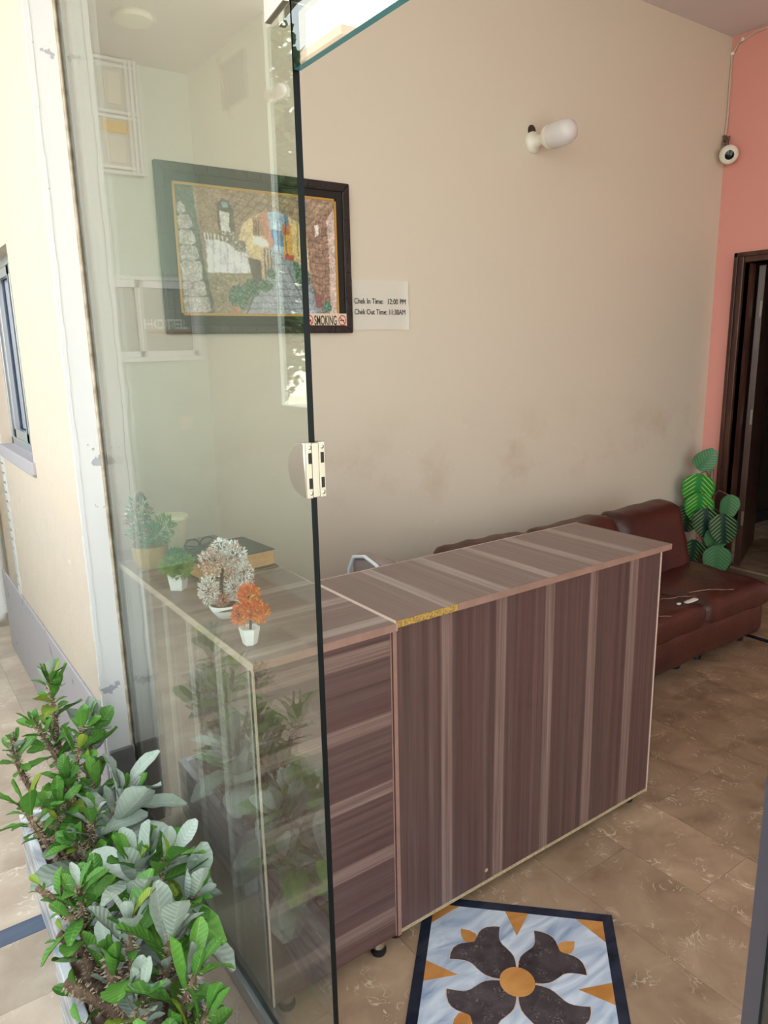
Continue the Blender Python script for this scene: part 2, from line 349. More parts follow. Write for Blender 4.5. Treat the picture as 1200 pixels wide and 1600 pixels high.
M['sticker'] = plain('cream_sticker', lin(232, 214, 196), .4)
M['red'] = plain('red_ink', lin(200, 60, 56), .5)
M['brownink'] = plain('brown_ink', lin(70, 56, 34), .5)
M['gpot'] = plain('white_glazed_pot', lin(238, 240, 238), .2)
M['tan'] = plain('tan_basket', lin(190, 146, 72), .6, var=.3, vscale=30, bump=.4, bscale=120)
M['cream'] = plain('cream_plastic', lin(232, 222, 190), .4)
M['wicker'] = plain('brown_wicker', lin(96, 62, 50), .6, bump=.4, bscale=150)
M['bookcover'] = plain('dark_book_cover', lin(54, 52, 50), .5, bump=.1, bscale=200)
M['pages'] = plain('yellowed_pages', lin(206, 160, 104), .9, c2=lin(176, 128, 78), vscale=80)
M['soil'] = plain('brown_potting_soil', lin(150, 128, 108), .95, c2=lin(92, 74, 62), vscale=30, bump=.8, bscale=50)
M['stem'] = plain('thorny_brown_stem', lin(140, 116, 92), .9, c2=lin(92, 72, 60), vscale=60, bump=.6, bscale=120)
M['thorn'] = plain('pale_thorn', lin(178, 158, 138), .8)
M['leaf'] = leafmat('bright_green_leaf', lin(112, 166, 66), lin(56, 118, 46), vein=lin(160, 190, 96))
M['leafpale'] = leafmat('dusty_grey_leaf', lin(186, 196, 186), lin(136, 154, 134), .7, trans=.1, vein=lin(196, 206, 190))
M['leafyellow'] = leafmat('yellow_green_leaf', lin(158, 172, 58), lin(112, 150, 48), vein=lin(190, 196, 100))
M['pgreen'] = leafmat('plastic_green_sprig', lin(158, 196, 84), lin(104, 160, 60), .4, trans=.25)
M['pteal'] = leafmat('plastic_teal_sprig', lin(64, 140, 92), lin(36, 104, 70), .4)
M['pwhite'] = leafmat('cream_pink_petal', lin(238, 226, 208), lin(214, 170, 150), .5, trans=.2)
M['ppink'] = leafmat('salmon_petal', lin(222, 170, 146), lin(204, 128, 100), .5, trans=.2)
M['porange'] = leafmat('orange_petal', lin(244, 128, 52), lin(222, 84, 40), .5, trans=.2)
M['pyellow'] = leafmat('yellow_orange_petal', lin(250, 200, 90), lin(244, 150, 60), .5, trans=.2)
M['pred'] = leafmat('pink_flower', lin(220, 90, 90), lin(230, 170, 170), .5)
M['darkstem'] = plain('dark_stem', lin(46, 40, 36), .7)
M['treeleaf'] = leafmat('tree_leaf', lin(78, 110, 46), lin(44, 78, 30), .5, trans=.25)
M['bark'] = plain('tree_bark', lin(104, 88, 72), .9, bump=.6, bscale=20)
M['house'] = plain('white_house_paint', lin(236, 228, 218), .8, var=.1)
M['houseroof'] = plain('pink_house_paint', lin(226, 196, 178), .8)
M['street'] = plain('dusty_street', lin(190, 178, 162), .9, var=.2, vscale=1)
M['pipe'] = plain('white_pipe', lin(226, 226, 226), .35)
M['yellow'] = plain('yellow_paint', lin(226, 178, 40), .5)
M['redpaint'] = plain('red_paint', lin(196, 40, 36), .5)
M['chairgrey'] = plain('mauve_grey_leather', lin(150, 132, 128), .45)
M['lens'] = plain('black_lens', lin(14, 14, 16), .1)

# ------------------------------------------------------------------ key dimensions (metres)
GX0, GX1 = .563, .574          # facade glass faces
WY, WX, CZ = 2.847, 4.708, 3.381   # back wall, pink wall, ceiling
EX0, EX1, EY = .485, .576, 2.27    # exterior wall faces, column end
PX, PYE, PYO = -.974, 5.2, 4.06    # porch side wall, porch end wall, where the side wall stops

# ------------------------------------------------------------------ the setting
floor = struct(bx(GX0, WX+.12, -2.2, WY+.1, -.12, -.012).build('floor', M['grout']))
def slab_tiles(parent, x0, x1, xs, y0, y1, ys, mat, z=0.0, skip=None):
    me = {}
    nx0 = math.floor((x0-xs[0])/xs[1]); nx1 = math.ceil((x1-xs[0])/xs[1])
    ny0 = math.floor((y0-ys[0])/ys[1]); ny1 = math.ceil((y1-ys[0])/ys[1])
    for i in range(nx0, nx1):
        for j in range(ny0, ny1):
            a0 = max(x0, xs[0]+i*xs[1]); a1 = min(x1, xs[0]+(i+1)*xs[1]); b0 = max(y0, ys[0]+j*ys[1]); b1 = min(y1, ys[0]+(j+1)*ys[1])
            if a1-a0 < .02 or b1-b0 < .02: continue
            key = (round(a1-a0, 3), round(b1-b0, 3))
            if key not in me:
                g = .0004; w, h = key
                mb = MB(); mb.box(-w/2+g, w/2-g, -h/2+g, h/2-g, -.012, 0)
                m_ = bpy.data.meshes.new('floor_tile'); m_.from_pydata(mb.v, [], mb.f); m_.materials.append(mat); me[key] = m_
            spawn('floor_tile', me[key], parent, Matrix.Translation(((a0+a1)/2, (b0+b1)/2, z+rng.uniform(-.0003, .0003))))
cols = [(.583, .972, .45), (.972, 1.2325, .71), (1.2325, 1.4935, .40), (1.4935, 1.755, 1.22), (1.755, 2.0155, .97), (2.0155, 2.53, .62), (2.53, 3.05, 1.05), (3.05, 3.37, .8), (3.37, 3.69, 1.3), (3.735, 4.2, .9), (4.2, WX, 1.25)]
for ca0, ca1, cy in cols: slab_tiles(floor, ca0, ca1, (ca0, ca1-ca0), -.3, WY, (cy, .68), M['tile'])
bx(3.69, 3.735, -.3, WY, -.012, 0).build('border_strip', M['black'], floor)
bx(GX0+.02, WX, -2.2, -.302, -.012, 0).build('floor_slab', M['tile'], floor)
# stone inlay, a square turned 45 degrees
MC = Vector((1.124, 1.066, 0))
def med(u, v, d): return (MC.x+(u-v)/2**.5, MC.y+(u+v)/2**.5, d)
IH = .260
medal = MB()
for a in range(4):
    c, s = math.cos(a*PI/2), math.sin(a*PI/2)
    q = [(IH-.028, -IH), (IH, -IH), (IH, IH-.028), (IH-.028, IH-.028)]
    medal.prism([(u*c-v*s, u*s+v*c) for u, v in q], med, .0004, .0020)
medal = medal.build('floor_medallion', M['black'], floor)
WO[medal.name] = Vector((0, 0, 0))
I2 = IH-.028
MB().prism([(-I2, -I2), (I2, -I2), (I2, I2), (-I2, I2)], med, .0004, .0014).build('marble_field', M['medmarble'], medal)
def arcpts(n, fn): return [fn(i/(n-1)) for i in range(n)]
def bez(p0, p1, p2, p3, n=9):
    return [tuple((1-t)**3*a+3*(1-t)**2*t*b+3*(1-t)*t*t*c+t**3*d for a, b, c, d in zip(p0, p1, p2, p3)) for t in [i/n for i in range(n)]]
def petal_poly():
    # one horned tulip petal along the +u,+v diagonal
    h = [(.003, .002), (.047, .003), (.062, .0045), (.078, .009), (.090, .017), (.102, .028), (.113, .039), (.122, .044), (.133, .047), (.152, .0475), (.172, .046),
         (.171, .064), (.165, .083), (.156, .094), (.145, .101), (.132, .105), (.114, .110)]
    return h + [(v, u) for u, v in reversed(h)]
pp = petal_poly(); gp = [(.085+(u-.085)*1.035, .085+(v-.085)*1.035) for u, v in pp]
for a in range(4):
    c, s = math.cos(a*PI/2), math.sin(a*PI/2); R2 = lambda pts: [(u*c-v*s, u*s+v*c) for u, v in pts]
    MB().prism(R2(gp), med, .0005, .00155).build('joint_line', M['edgepale'], medal)
    MB().prism(R2(pp), med, .0005, .0021).build('petal', M['petal'], medal)
    lf = [(.105, .110), (.110, .105), (.125, .104), (.139, .110), (.148, .127), (.151, .151), (.127, .148), (.110, .139), (.104, .125)]
    MB().prism(R2(lf), med, .0005, .0019).build('leaf_inlay', M['orange'], medal)
    MB().prism(R2([(I2, -.032), (I2, .032), (.148, 0)]), med, .0005, .0019).build('triangle_inlay', M['orange'], medal)
    MB().prism(R2([(I2, I2), (.160, I2), (I2, .160)]), med, .0005, .0019).build('corner_inlay', M['orange'], medal)
MB().prism([(.047*math.cos(2*PI*k/28), .047*math.sin(2*PI*k/28)) for k in range(28)], med, .0005, .00165).build('joint_line', M['edgepale'], medal)
MB().prism([(.044*math.cos(2*PI*k/28), .044*math.sin(2*PI*k/28)) for k in range(28)], med, .0005, .0026).build('centre_disc', M['orange'], medal)

pfloor = struct(bx(-1.2, GX0-.001, -2.2, PYE, -.12, -.012).build('floor_porch', M['grout']))
slab_tiles(pfloor, PX, GX0-.001, (.045, .34), 2.032, PYE, (2.032, .2575), M['tile_ext'])
slab_tiles(pfloor, PX, GX0-.001, (.045, .34), -.5, 1.966, (1.735, .2315), M['tile_ext'])
bx(PX, GX0-.001, 1.967, 2.031, -.012, 0).build('border_strip', M['bluest'], pfloor)
bx(PX, GX0-.001, -2.2, -.502, -.012, 0).build('floor_slab', M['tile_ext'], pfloor)

struct(bx(EX1+.0005, WX+.12, WY, WY+.12, 0, CZ).build('wall_back', M['wall']))
wr_ = MB(); DY0, DY1, DZ = 1.80, 2.645, 2.035
wr_.box(WX, WX+.12, -2.2, DY0, 0, CZ); wr_.box(WX, WX+.12, DY1, WY, 0, CZ); wr_.box(WX, WX+.12, DY0, DY1, DZ, CZ)
struct(wr_.build('wall_right', M['pink']))
wf = MB(); wf.box(EX1, WX+.12, -2.32, -2.2, 0, .12); wf.box(EX1, WX+.12, -2.32, -2.2, 3.1, CZ); wf.box(2.75, WX+.12, -2.32, -2.2, .12, 3.1); wf.box(EX1, .8, -2.32, -2.2, .12, 3.1)
struct(wf.build('wall_front', M['wall']))
w7 = struct(bx(.8, 2.75, -2.265, -2.255, .12, 3.1).build('added_window', M['glass']))  # unseen window, added to let more daylight into the room
fm = MB()
for x in (.8, 1.76, 2.71): fm.box(x, x+.04, -2.29, -2.23, .12, 3.1)
fm.build('window_frame', M['alu'], w7)
struct(bx(GX0, WX+.12, -2.32, WY+.12, CZ, CZ+.18).build('ceiling', M['ceil']))
struct(bx(-1.10, GX0-.002, -2.32, PYE+.12, CZ, CZ+.18).build('ceiling_porch', M['ceil']))

# column and outside wall that carry the glass
col_o = bx(EX0, EX1, EY, 2.93, 0, CZ); struct_col = struct(col_o.build('wall_left', [M['extwall']]))
bx(EX0+.002, EX1-.001, EY-.006, EY+.001, .0, CZ).build('column_face', M['colwhite'], struct_col)
cw = MB()
for k in range(60):   # ragged edge of the white paint coat at the arris
    z = k*CZ/60; w = .003+.004*rng.random()
    cw.box(EX0-.0025-.002*rng.random(), EX0+.004+w, EY-.0085, EY+.001+.008*rng.random(), z, z+CZ/60)
cw.build('paint_edge', M['colwhite'], struct_col)
seal = MB(); seal.tube([(GX0-.004, EY-.008, z/20*CZ) for z in range(21)], [.004+.0015*rng.random() for _ in range(21)], 6)
seal.build('sealant_bead', M['sealant'], struct_col, True)
bx(EX0+.001, GX0-.004, EY-.020, EY-.006, 0, .30).build('skirting_tile', M['skirt'], struct_col, bevel=.002)
ew = MB(); WY0, WY1, WZ0, WZ1 = 2.955, 3.70, 1.16, 1.935
ew.box(EX0, EX1+.1, 2.93, 3.75, 0, WZ0); ew.box(EX0, EX1+.1, 2.93, 3.75, WZ1, CZ); ew.box(EX0, EX1+.1, 2.93, WY0, WZ0, WZ1); ew.box(EX0, EX1+.1, WY1, 3.75, WZ0, WZ1)
struct(ew.build('wall_outside', M['extwall']))
struct(bx(.55, .70, 3.75, PYE, 0, CZ).build('wall_recess', M['extwall']))
pl = struct(bx(EX0-.010, EX0, EY+.004, 4.25, 0, .445).build('trim_1', M['plinth'], bevel=.004))
ck = MB()
for k in range(16):
    z = .44+k*.045; ck.box(EX0-.006, EX0+.01, 3.68+.02*rng.random(), 3.755, z, z+.05)
struct(ck.build('trim_2', M['colwhite']))
# outside window in the cream wall
w1 = struct(bx(EX0+.075, EX0+.080, WY0, WY1, WZ0, WZ1).build('window_1', M['winglass']))
fr = MB()
fr.box(EX0+.045, EX0+.085, WY0, WY0+.03, WZ0, WZ1); fr.box(EX0+.045, EX0+.085, WY1-.03, WY1, WZ0, WZ1); fr.box(EX0+.045, EX0+.085, WY0, WY1, WZ0, WZ0+.035); fr.box(EX0+.045, EX0+.085, WY0, WY1, WZ1-.035, WZ1)
fr.build('window_frame', M['alu'], w1, bevel=.002)
for y in (WY0+.03, WY0+.345):
    sh = MB(); x0, x1 = EX0+.05, EX0+.07
    sh.box(x0, x1, y, y+.035, WZ0+.035, WZ1-.035); sh.box(x0, x1, y+.30, y+.335, WZ0+.035, WZ1-.035); sh.box(x0, x1, y, y+.335, WZ0+.035, WZ0+.075); sh.box(x0, x1, y, y+.335, WZ1-.07, WZ1-.035)
    sh.build('sash', M['alu'], w1, bevel=.0015)
bx(EX0-.012, EX0+.05, WY0-.03, WY1+.03, WZ0-.05, WZ0+.004).build('window_sill', M['plinth'], w1, bevel=.004)

# porch: end wall, side wall, low wall (all seen mirrored in the glass)
endw = MB(); endw.box(PX-.12, .70, PYE, PYE+.12, 0, CZ); struct(endw.build('wall_end', M['porch']))
sidew = struct(bx(PX-.022, PX, PYO, PYE, 0, CZ).build('wall_side', M['porchlit']))
loww = struct(bx(PX-.12, PX, -2.2, PYO, 0, 1.19).build('wall_low', M['porchlit']))
bx(PX-.14, PX+.02, -2.2, PYO, 1.19, 1.225).build('coping', M['porchlit'], loww, bevel=.005)
struct(bx(-80, -1.21, -60, 80, -.25, -.14).build('ground', M['street']))
struct(bx(-1.2, 12, 5.32, 80, -.25, -.14).build('ground_far', M['street']))

# facade glass
def pane(name, y0, y1, z0, z1, edges, label):
    # edges: material index for -y, +y, -z, +z faces
    mb = MB(); x0, x1 = GX0, GX1
    V = [(x0,y0,z0),(x1,y0,z0),(x1,y1,z0),(x0,y1,z0),(x0,y0,z1),(x1,y0,z1),(x1,y1,z1),(x0,y1,z1)]
    for f, mi in (((3,0,4,7), 0), ((1,2,6,5), 0), ((0,1,5,4), 1), ((2,3,7,6), 1), ((0,3,2,1), 2), ((4,5,6,7), 2)): mb.f.append(f); mb.m.append(mi)
    mb.v = V
    o = mb.build(name, [M['glass'], edges[0], edges[1]])
    o['kind'] = 'structure'; o['label'] = label
    return o
wp = pane('window_2', 1.005, EY-.009, .045, CZ, (M['glassedge'], M['glassedge']), 'tall fixed glass panel left of the doorway with dark edge')
rail = MB(); rail.box(GX0-.012, GX1+.012, 1.005, EY-.009, .0, .045); rail.build('bottom_rail', M['alu'], wp, bevel=.003)
wt_ = pane('window_3', .264, 1.001, 1.937, CZ, (M['glassedge'], M['tealedge']), 'glass transom above the doorway with teal lower edge')
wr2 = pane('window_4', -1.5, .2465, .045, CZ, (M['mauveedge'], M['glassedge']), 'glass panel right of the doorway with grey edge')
bx(GX0-.012, GX1+.012, -1.5, .261, .0, .045).build('bottom_rail', M['alu'], wr2, bevel=.003)
bx(GX0-.0012, GX1+.0012, .2465, .261, .0, CZ).build('edge_reflection_strip', M['mauveedge'], wr2)  # reflection inside the glass edge, put in as a grey strip
bx(GX0-.0015, GX1+.0012, .2440, .2465, .0, CZ).build('edge_reflection_line', M['glassedge'], wr2)  # dark line beside that reflection, added as a thin strip
struct(bx(EX0, EX1, -2.32, -1.5, 0, CZ).build('wall_pier', M['extwall']))

# patch fitting with keeper slots on the glass edge
def yz(x): return lambda u, v, d: (d, u, v)
lk = thing('door_strike', (GX0, 1.005, 1.32), 'satin steel half-round lock keeper clamped on the glass edge', 'lock keeper')
zc_, zh = 1.364, .0445
def dplate(sgn, xa, xb, nm, mat):
    pts = [(1.002, zc_-zh), (1.002, zc_+zh)] + [(1.002+.006+.052*math.sin(t), zc_+zh*math.cos(t)) for t in [PI*k/16 for k in range(17)]]
    return MB().prism(pts, yz(0), xa, xb).build(nm, mat, lk, smooth=True, bevel=.0025)
dplate(-1, GX0-.011, GX0, 'outer_cover', M['steel']); dplate(1, GX1, GX1+.013, 'inner_cover', M['steel'])
kb = bx(GX0-.010, GX0-.0005, .996, 1.002, zc_-zh, zc_+zh).build('keeper_plate', M['satin'], lk, bevel=.0008)
kb2 = bx(GX1+.0015, GX1+.0125, .996, 1.002, zc_-zh, zc_+zh).build('keeper_plate', M['satin'], lk, bevel=.0008)
bx(GX0, GX1+.001, .9955, 1.0045, zc_-zh+.001, zc_+zh-.001).build('middle_strip', M['satin'], lk, bevel=.0008)
for xa, par in ((GX0-.0068, kb), (GX1+.0045, kb2)):
    for dz in (.0195, -.0205):
        bx(xa, xa+.0058, .9955, .998, zc_+dz-.0085, zc_+dz+.0085).build('slot', M['slot'], par)
    for dz in (.0365, -.0365):
        MB().lathe([(.0032, 0), (.0032, .0007), (.002, .0013)], (xa+.003, .9962, zc_+dz), (0, -1, 0), 12).build('screw', M['chrome'], par, True)
pf = thing('patch_fitting', (GX0, 1.02, 2.01), 'polished steel patch fitting joining the transom to the fixed glass', 'glass fitting')
for xa, xb in ((GX0-.012, GX0), (GX1, GX1+.012)):
    MB().prism([(1.003, 2.022), (1.062, 2.012), (1.062, 2.095), (1.003, 2.095)], yz(0), xa, xb).build('plate', M['chrome'], pf, bevel=.002)
    MB().prism([(.955, 2.042), (.975, 2.022), (1.001, 2.022), (1.001, 2.095), (.955, 2.095)], yz(0), xa, xb).build('plate', M['chrome'], pf, bevel=.002)

# doorway to the unlit corridor
d1 = struct(MB().box(4.76, 4.80, DY1-.02, DY1, .0, DZ).build('door_1', M['doorwood']))
jf = MB()
jf.box(WX-.022, WX+.13, DY1, DY1+.062, 0, DZ+.062); jf.box(WX-.022, WX+.13, DY0-.062, DY0, 0, DZ+.062); jf.box(WX-.022, WX+.13, DY0, DY1, DZ, DZ+.062)
jf.build('door_frame', M['doorwood'], d1, bevel=.006)
jm = MB()
jm.box(WX-.034, WX-.020, DY1+.036, DY1+.062, 0, DZ+.062); jm.box(WX-.034, WX-.020, DY0-.062, DY0-.036, 0, DZ+.062); jm.box(WX-.034, WX-.020, DY0-.062, DY1+.062, DZ+.036, DZ+.062)
jm.build('moulding', M['doorwood'], d1, bevel=.004)
def rotbox(cx, cy, ang, L_, th, z0, z1):
    c, s = math.cos(ang), math.sin(ang)
    return MB().prism([(0, 0), (L_, 0), (L_, th), (0, th)], lambda u, v, d: (cx+u*c-v*s, cy+u*s+v*c, d), z0, z1)
dl = rotbox(4.85, 2.585, math.radians(22), .80, .04, .01, DZ-.01).build('door_leaf', M['doorwood'], d1, bevel=.003)
for zz in (.35, 1.05, 1.75):
    bx(4.842, 4.850, 2.585, 2.60, zz-.05, zz+.05).build('hinge', M['satin'], dl)
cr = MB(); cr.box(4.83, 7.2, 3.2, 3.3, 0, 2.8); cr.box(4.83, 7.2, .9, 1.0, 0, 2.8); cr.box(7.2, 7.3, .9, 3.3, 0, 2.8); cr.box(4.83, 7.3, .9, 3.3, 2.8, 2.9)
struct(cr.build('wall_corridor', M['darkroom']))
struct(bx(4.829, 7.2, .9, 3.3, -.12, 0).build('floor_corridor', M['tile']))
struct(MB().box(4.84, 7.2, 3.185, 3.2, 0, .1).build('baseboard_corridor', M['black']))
struct(MB().box(EX1+.01, DY1+2.06, WY-.012, WY, 0, .10).build('baseboard_back', M['black']))

# ------------------------------------------------------------------ reception counter (long unit)
AX0, AX1, AY0, AY1, AT = .950, 2.020, 1.330, 1.685, .922
A = thing('reception_counter', (1.48, 1.5, 0), 'long striped wood counter with raw chipboard patch on its top edge', 'counter')
A['label'] = 'long striped brown laminate reception counter with a chipped front top edge'
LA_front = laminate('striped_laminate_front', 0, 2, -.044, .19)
LA_top = laminate('striped_laminate_lit_top', 0, 1, -.044, .19, dark=(104,85,80), mid=(130,110,104), light=(172,155,147))  # same laminate, with the light and gloss on the top put into its colours
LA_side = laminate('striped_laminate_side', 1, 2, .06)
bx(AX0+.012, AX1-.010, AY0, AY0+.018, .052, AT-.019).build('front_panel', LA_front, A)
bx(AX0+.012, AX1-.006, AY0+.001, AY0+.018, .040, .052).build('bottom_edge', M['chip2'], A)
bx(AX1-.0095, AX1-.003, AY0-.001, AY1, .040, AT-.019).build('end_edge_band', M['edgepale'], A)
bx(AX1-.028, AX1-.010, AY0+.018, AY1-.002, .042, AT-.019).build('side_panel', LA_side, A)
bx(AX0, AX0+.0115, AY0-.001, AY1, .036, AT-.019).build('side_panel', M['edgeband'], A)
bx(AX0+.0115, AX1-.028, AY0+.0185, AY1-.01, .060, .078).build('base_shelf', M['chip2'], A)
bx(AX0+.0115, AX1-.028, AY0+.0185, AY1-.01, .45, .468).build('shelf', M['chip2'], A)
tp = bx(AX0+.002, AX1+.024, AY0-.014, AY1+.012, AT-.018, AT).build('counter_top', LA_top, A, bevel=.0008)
bx(AX0+.004, 1.143, AY0-.0165, AY0-.0142, AT-.0175, AT-.0005).build('raw_chipboard_edge', M['chip'], tp)
bx(1.144, AX1+.024, AY0-.0165, AY0-.0142, AT-.018, AT+.0003).build('edge_band', M['edgeband'], tp)
bx(AX0-.0005, AX0+.0018, AY0-.014, AY1+.012, AT-.018, AT+.0003).build('edge_band', M['edgepale'], tp)
bx(AX0+.004, AX1+.024, AY1+.0122, AY1+.0145, AT-.018, AT+.0006).build('edge_band', M['edgepale'], tp)
def foot(x, y, par, h):
    f = MB().lathe([(.019, 0), (.021, .004), (.021, .011), (.017, .013), (.017, .02)], (x, y, 0), (0, 0, 1), 20).build('foot', M['blackplastic'], par, True)
    MB().lathe([(.0165, .014), (.0165, h)], (x, y, 0), (0, 0, 1), 20).build('collar', M['chrome'], f, True)
for x in (AX0+.022, AX1-.05):
    for y in (AY0+.045, AY1-.045): foot(x, y, A, .060)
MB().lathe([(.006, 0), (.006, .001)], (1.265, AY0-.0002, .085), (0, -1, 0), 10).build('plug', M['chip2'], A)

# desk unit at right angles, its narrow end beside the long counter
BX0, BX1, BY0, BY1, BT = .5795, .945, 1.322, 2.40, .918
B = thing('reception_desk', (.76, 1.86, 0), 'narrow striped laminate desk behind the glass carrying the flower pots', 'desk')
LB_front = laminate('striped_laminate_desk_end', 2, 0, .09, .184)
LB_top = laminate('striped_laminate_lit_desk_top', 1, 0, -.045, .18, dark=(104,85,80), mid=(130,110,104), light=(172,155,147))  # lighter than the end panel: light on the top is in the colours
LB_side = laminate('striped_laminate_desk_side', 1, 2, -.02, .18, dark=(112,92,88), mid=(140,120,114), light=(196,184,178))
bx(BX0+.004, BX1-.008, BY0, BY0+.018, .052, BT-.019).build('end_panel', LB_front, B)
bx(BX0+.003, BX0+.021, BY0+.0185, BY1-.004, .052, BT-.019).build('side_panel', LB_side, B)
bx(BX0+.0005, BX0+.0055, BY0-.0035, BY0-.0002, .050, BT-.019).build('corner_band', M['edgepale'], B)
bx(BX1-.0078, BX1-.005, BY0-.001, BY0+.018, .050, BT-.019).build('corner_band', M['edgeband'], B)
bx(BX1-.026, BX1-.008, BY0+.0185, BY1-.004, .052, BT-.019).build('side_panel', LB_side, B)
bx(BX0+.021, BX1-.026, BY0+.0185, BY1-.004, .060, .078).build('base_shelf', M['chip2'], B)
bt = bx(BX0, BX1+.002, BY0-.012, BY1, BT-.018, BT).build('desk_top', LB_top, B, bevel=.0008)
bx(BX0-.0003, BX1+.002, BY0-.0145, BY0-.0122, BT-.018, BT+.0003).build('edge_band', M['edgeband'], bt)
bx(BX0-.0025, BX0-.0003, BY0-.0145, BY1, BT-.018, BT+.0004).build('edge_band', M['edgepale'], bt)
bx(BX1+.002, BX1+.0038, BY0-.0145, BY1, BT-.018, BT+.0004).build('edge_band', M['edgepale'], bt)
for x in (BX0+.05, BX1-.045):
    for y in (BY0+.028, BY1-.05): foot(x, y, B, .060)

# ------------------------------------------------------------------ sofa of three joined modules
so = thing('sofa', (2.9, 2.15, 0), 'low maroon leather sofa with cracked seat against the cream wall', 'sofa')
mods = [(1.98, 2.56), (2.56, 3.14), (3.14, 3.71)]
for k, (x0, x1) in enumerate(mods):
    def lean(P):
        t = max(0, P.z-.25); return Vector((P.x, P.y+.30*t, P.z))
    MB().soft(x0-.006, x1+.006, 1.795, 2.30, .205, .338, .045, 14, .010, k+5, puff=.012).build('seat_cushion', M['leather'], so, True)
    MB().soft(x0+.001, x1-.001, 2.20, 2.39, .22, .670, .07, 12, .014, k+9, fn=lean).build('backrest', M['leather'], so, True)
    for x in (x0+.09, x1-.09):
        for y in (1.90, 2.46): MB().lathe([(.022, 0), (.026, .075)], (x, y, 0), (0, 0, 1), 14).build('foot', M['blackplastic'], so, True)
MB().soft(1.98, 3.71, 1.80, 2.50, .04, .27, .085, 20, .010, 3).build('base', M['leather'], so, True)
def crease(pts, r=.0022):
    P = []
    for a, b in zip(pts[:-1], pts[1:]):
        for t in range(6):
            P.append((a[0]+(b[0]-a[0])*t/6, a[1]+(b[1]-a[1])*t/6+rng.uniform(-.009, .009), a[2]+(b[2]-a[2])*t/6))
    P.append(pts[-1]); MB().tube(P, [.6*r*rng.uniform(.2, 1) for _ in P], 5).build('crease', M['stitch'], so, True)
crease([(2.93, 1.97, .353), (3.05, 1.93, .352), (3.16, 1.88, .350)]); crease([(3.17, 1.93, .351), (3.28, 1.90, .353), (3.40, 1.83, .345)])
crease([(2.75, 1.85, .350), (2.85, 1.81, .338)], .0016)
MB().soft(3.03, 3.12, 1.845, 1.868, .345, .354, .004, 4, .006, 2).build('torn_patch', M['tear'], so, True)
MB().soft(2.985, 3.005, 1.862, 1.876, .345, .354, .003, 4, .004, 4).build('torn_patch', M['tear'], so, True)

# ------------------------------------------------------------------ chair behind the counter
ch = thing('office_chair', (1.52, 2.12, 0), 'mauve grey chair whose back just shows above the counter', 'chair')
def backfn(P): return Vector((P.x, P.y, P.z))
MB().soft(1.395, 1.475, 2.00, 2.22, .42, .815, .036, 8, .004, 1).build('backrest', M['chairgrey'], ch, True)
MB().tube([(1.392, 2.005, .5), (1.390, 2.005, .75), (1.392, 2.035, .803), (1.392, 2.11, .820), (1.392, 2.185, .803), (1.390, 2.215, .75), (1.392, 2.215, .5)], .007, 8).build('back_frame', M['alu_white'], ch, True)
MB().soft(1.43, 1.80, 1.96, 2.28, .36, .43, .03, 6, .004, 3).build('seat', M['chairgrey'], ch, True)
MB().tube([(1.60, 2.10, .06), (1.60, 2.10, .37)], .025, 12).build('column', M['chrome'], ch, True)
for k in range(5):
    a = 2*PI*k/5; MB().tube([(1.60, 2.10, .09), (1.60+.22*math.cos(a), 2.10+.22*math.sin(a), .055)], [.022, .014], 8).build('base_arm', M['blackplastic'], ch, True)
    MB().lathe([(.02, -.012), (.026, 0), (.02, .012)], (1.60+.22*math.cos(a), 2.10+.22*math.sin(a), .027), (-math.sin(a), math.cos(a), 0), 14).build('castor', M['blackplastic'], ch, True)

# ------------------------------------------------------------------ picture on the back wall
PX0, PX1, PZ0, PZ1, PY = .988, 1.832, 1.620, 2.241, 2.820
pic = thing('framed_picture', (1.41, WY, 1.62), 'large framed print of a stone archway over a cobbled alley', 'picture')
fw = .036
def xz(u, v, d): return (u, d, v)
for nm, poly in (('frame_bar', [(PX0, PZ0), (PX1, PZ0), (PX1-fw, PZ0+fw), (PX0+fw, PZ0+fw)]), ('frame_bar', [(PX0, PZ1), (PX0+fw, PZ1-fw), (PX1-fw, PZ1-fw), (PX1, PZ1)]),
                 ('frame_bar', [(PX0, PZ0), (PX0+fw, PZ0+fw), (PX0+fw, PZ1-fw), (PX0, PZ1)]), ('frame_bar', [(PX1, PZ0), (PX1, PZ1), (PX1-fw, PZ1-fw), (PX1-fw, PZ0+fw)])):
    b_ = MB().prism(poly, xz, WY-.001, PY).build(nm, M['frame'], pic, bevel=.004)
    # raised blocks carved along the moulding
    us = [p[0] for p in poly]; vs2 = [p[1] for p in poly]; hor = max(us)-min(us) > max(vs2)-min(vs2)
    n = 14 if hor else 10; bl = MB()
    for k in range(n):
        if hor:
            a = min(us)+fw+(max(us)-min(us)-2*fw)*k/n; bl.box(a+.002, a+(max(us)-min(us)-2*fw)/n-.002, PY-.003, PY+.001, min(vs2)+.006, max(vs2)-.006)
        else:
            a = min(vs2)+fw+(max(vs2)-min(vs2)-2*fw)*k/n; bl.box(min(us)+.006, max(us)-.006, PY-.003, PY+.001, a+.002, a+(max(vs2)-min(vs2)-2*fw)/n-.002)
    bl.build('carved_blocks', M['frame'], b_, bevel=.0012)
bx(PX0+fw, PX1-fw, PY+.008, PY+.012, PZ0+fw, PZ1-fw).build('mat_board', M['mat'], pic)
GX_, GX2_, GZ_, GZ2_ = 1.049, 1.764, 1.690, 2.174
gt = MB(); gw = .009
gt.box(GX_, GX2_, PY+.004, PY+.009, GZ_, GZ_+gw); gt.box(GX_, GX2_, PY+.004, PY+.009, GZ2_-gw, GZ2_); gt.box(GX_, GX_+gw, PY+.004, PY+.009, GZ_, GZ2_); gt.box(GX2_-gw, GX2_, PY+.004, PY+.009, GZ_, GZ2_)
gt.build('gold_trim', M['gold'], pic)
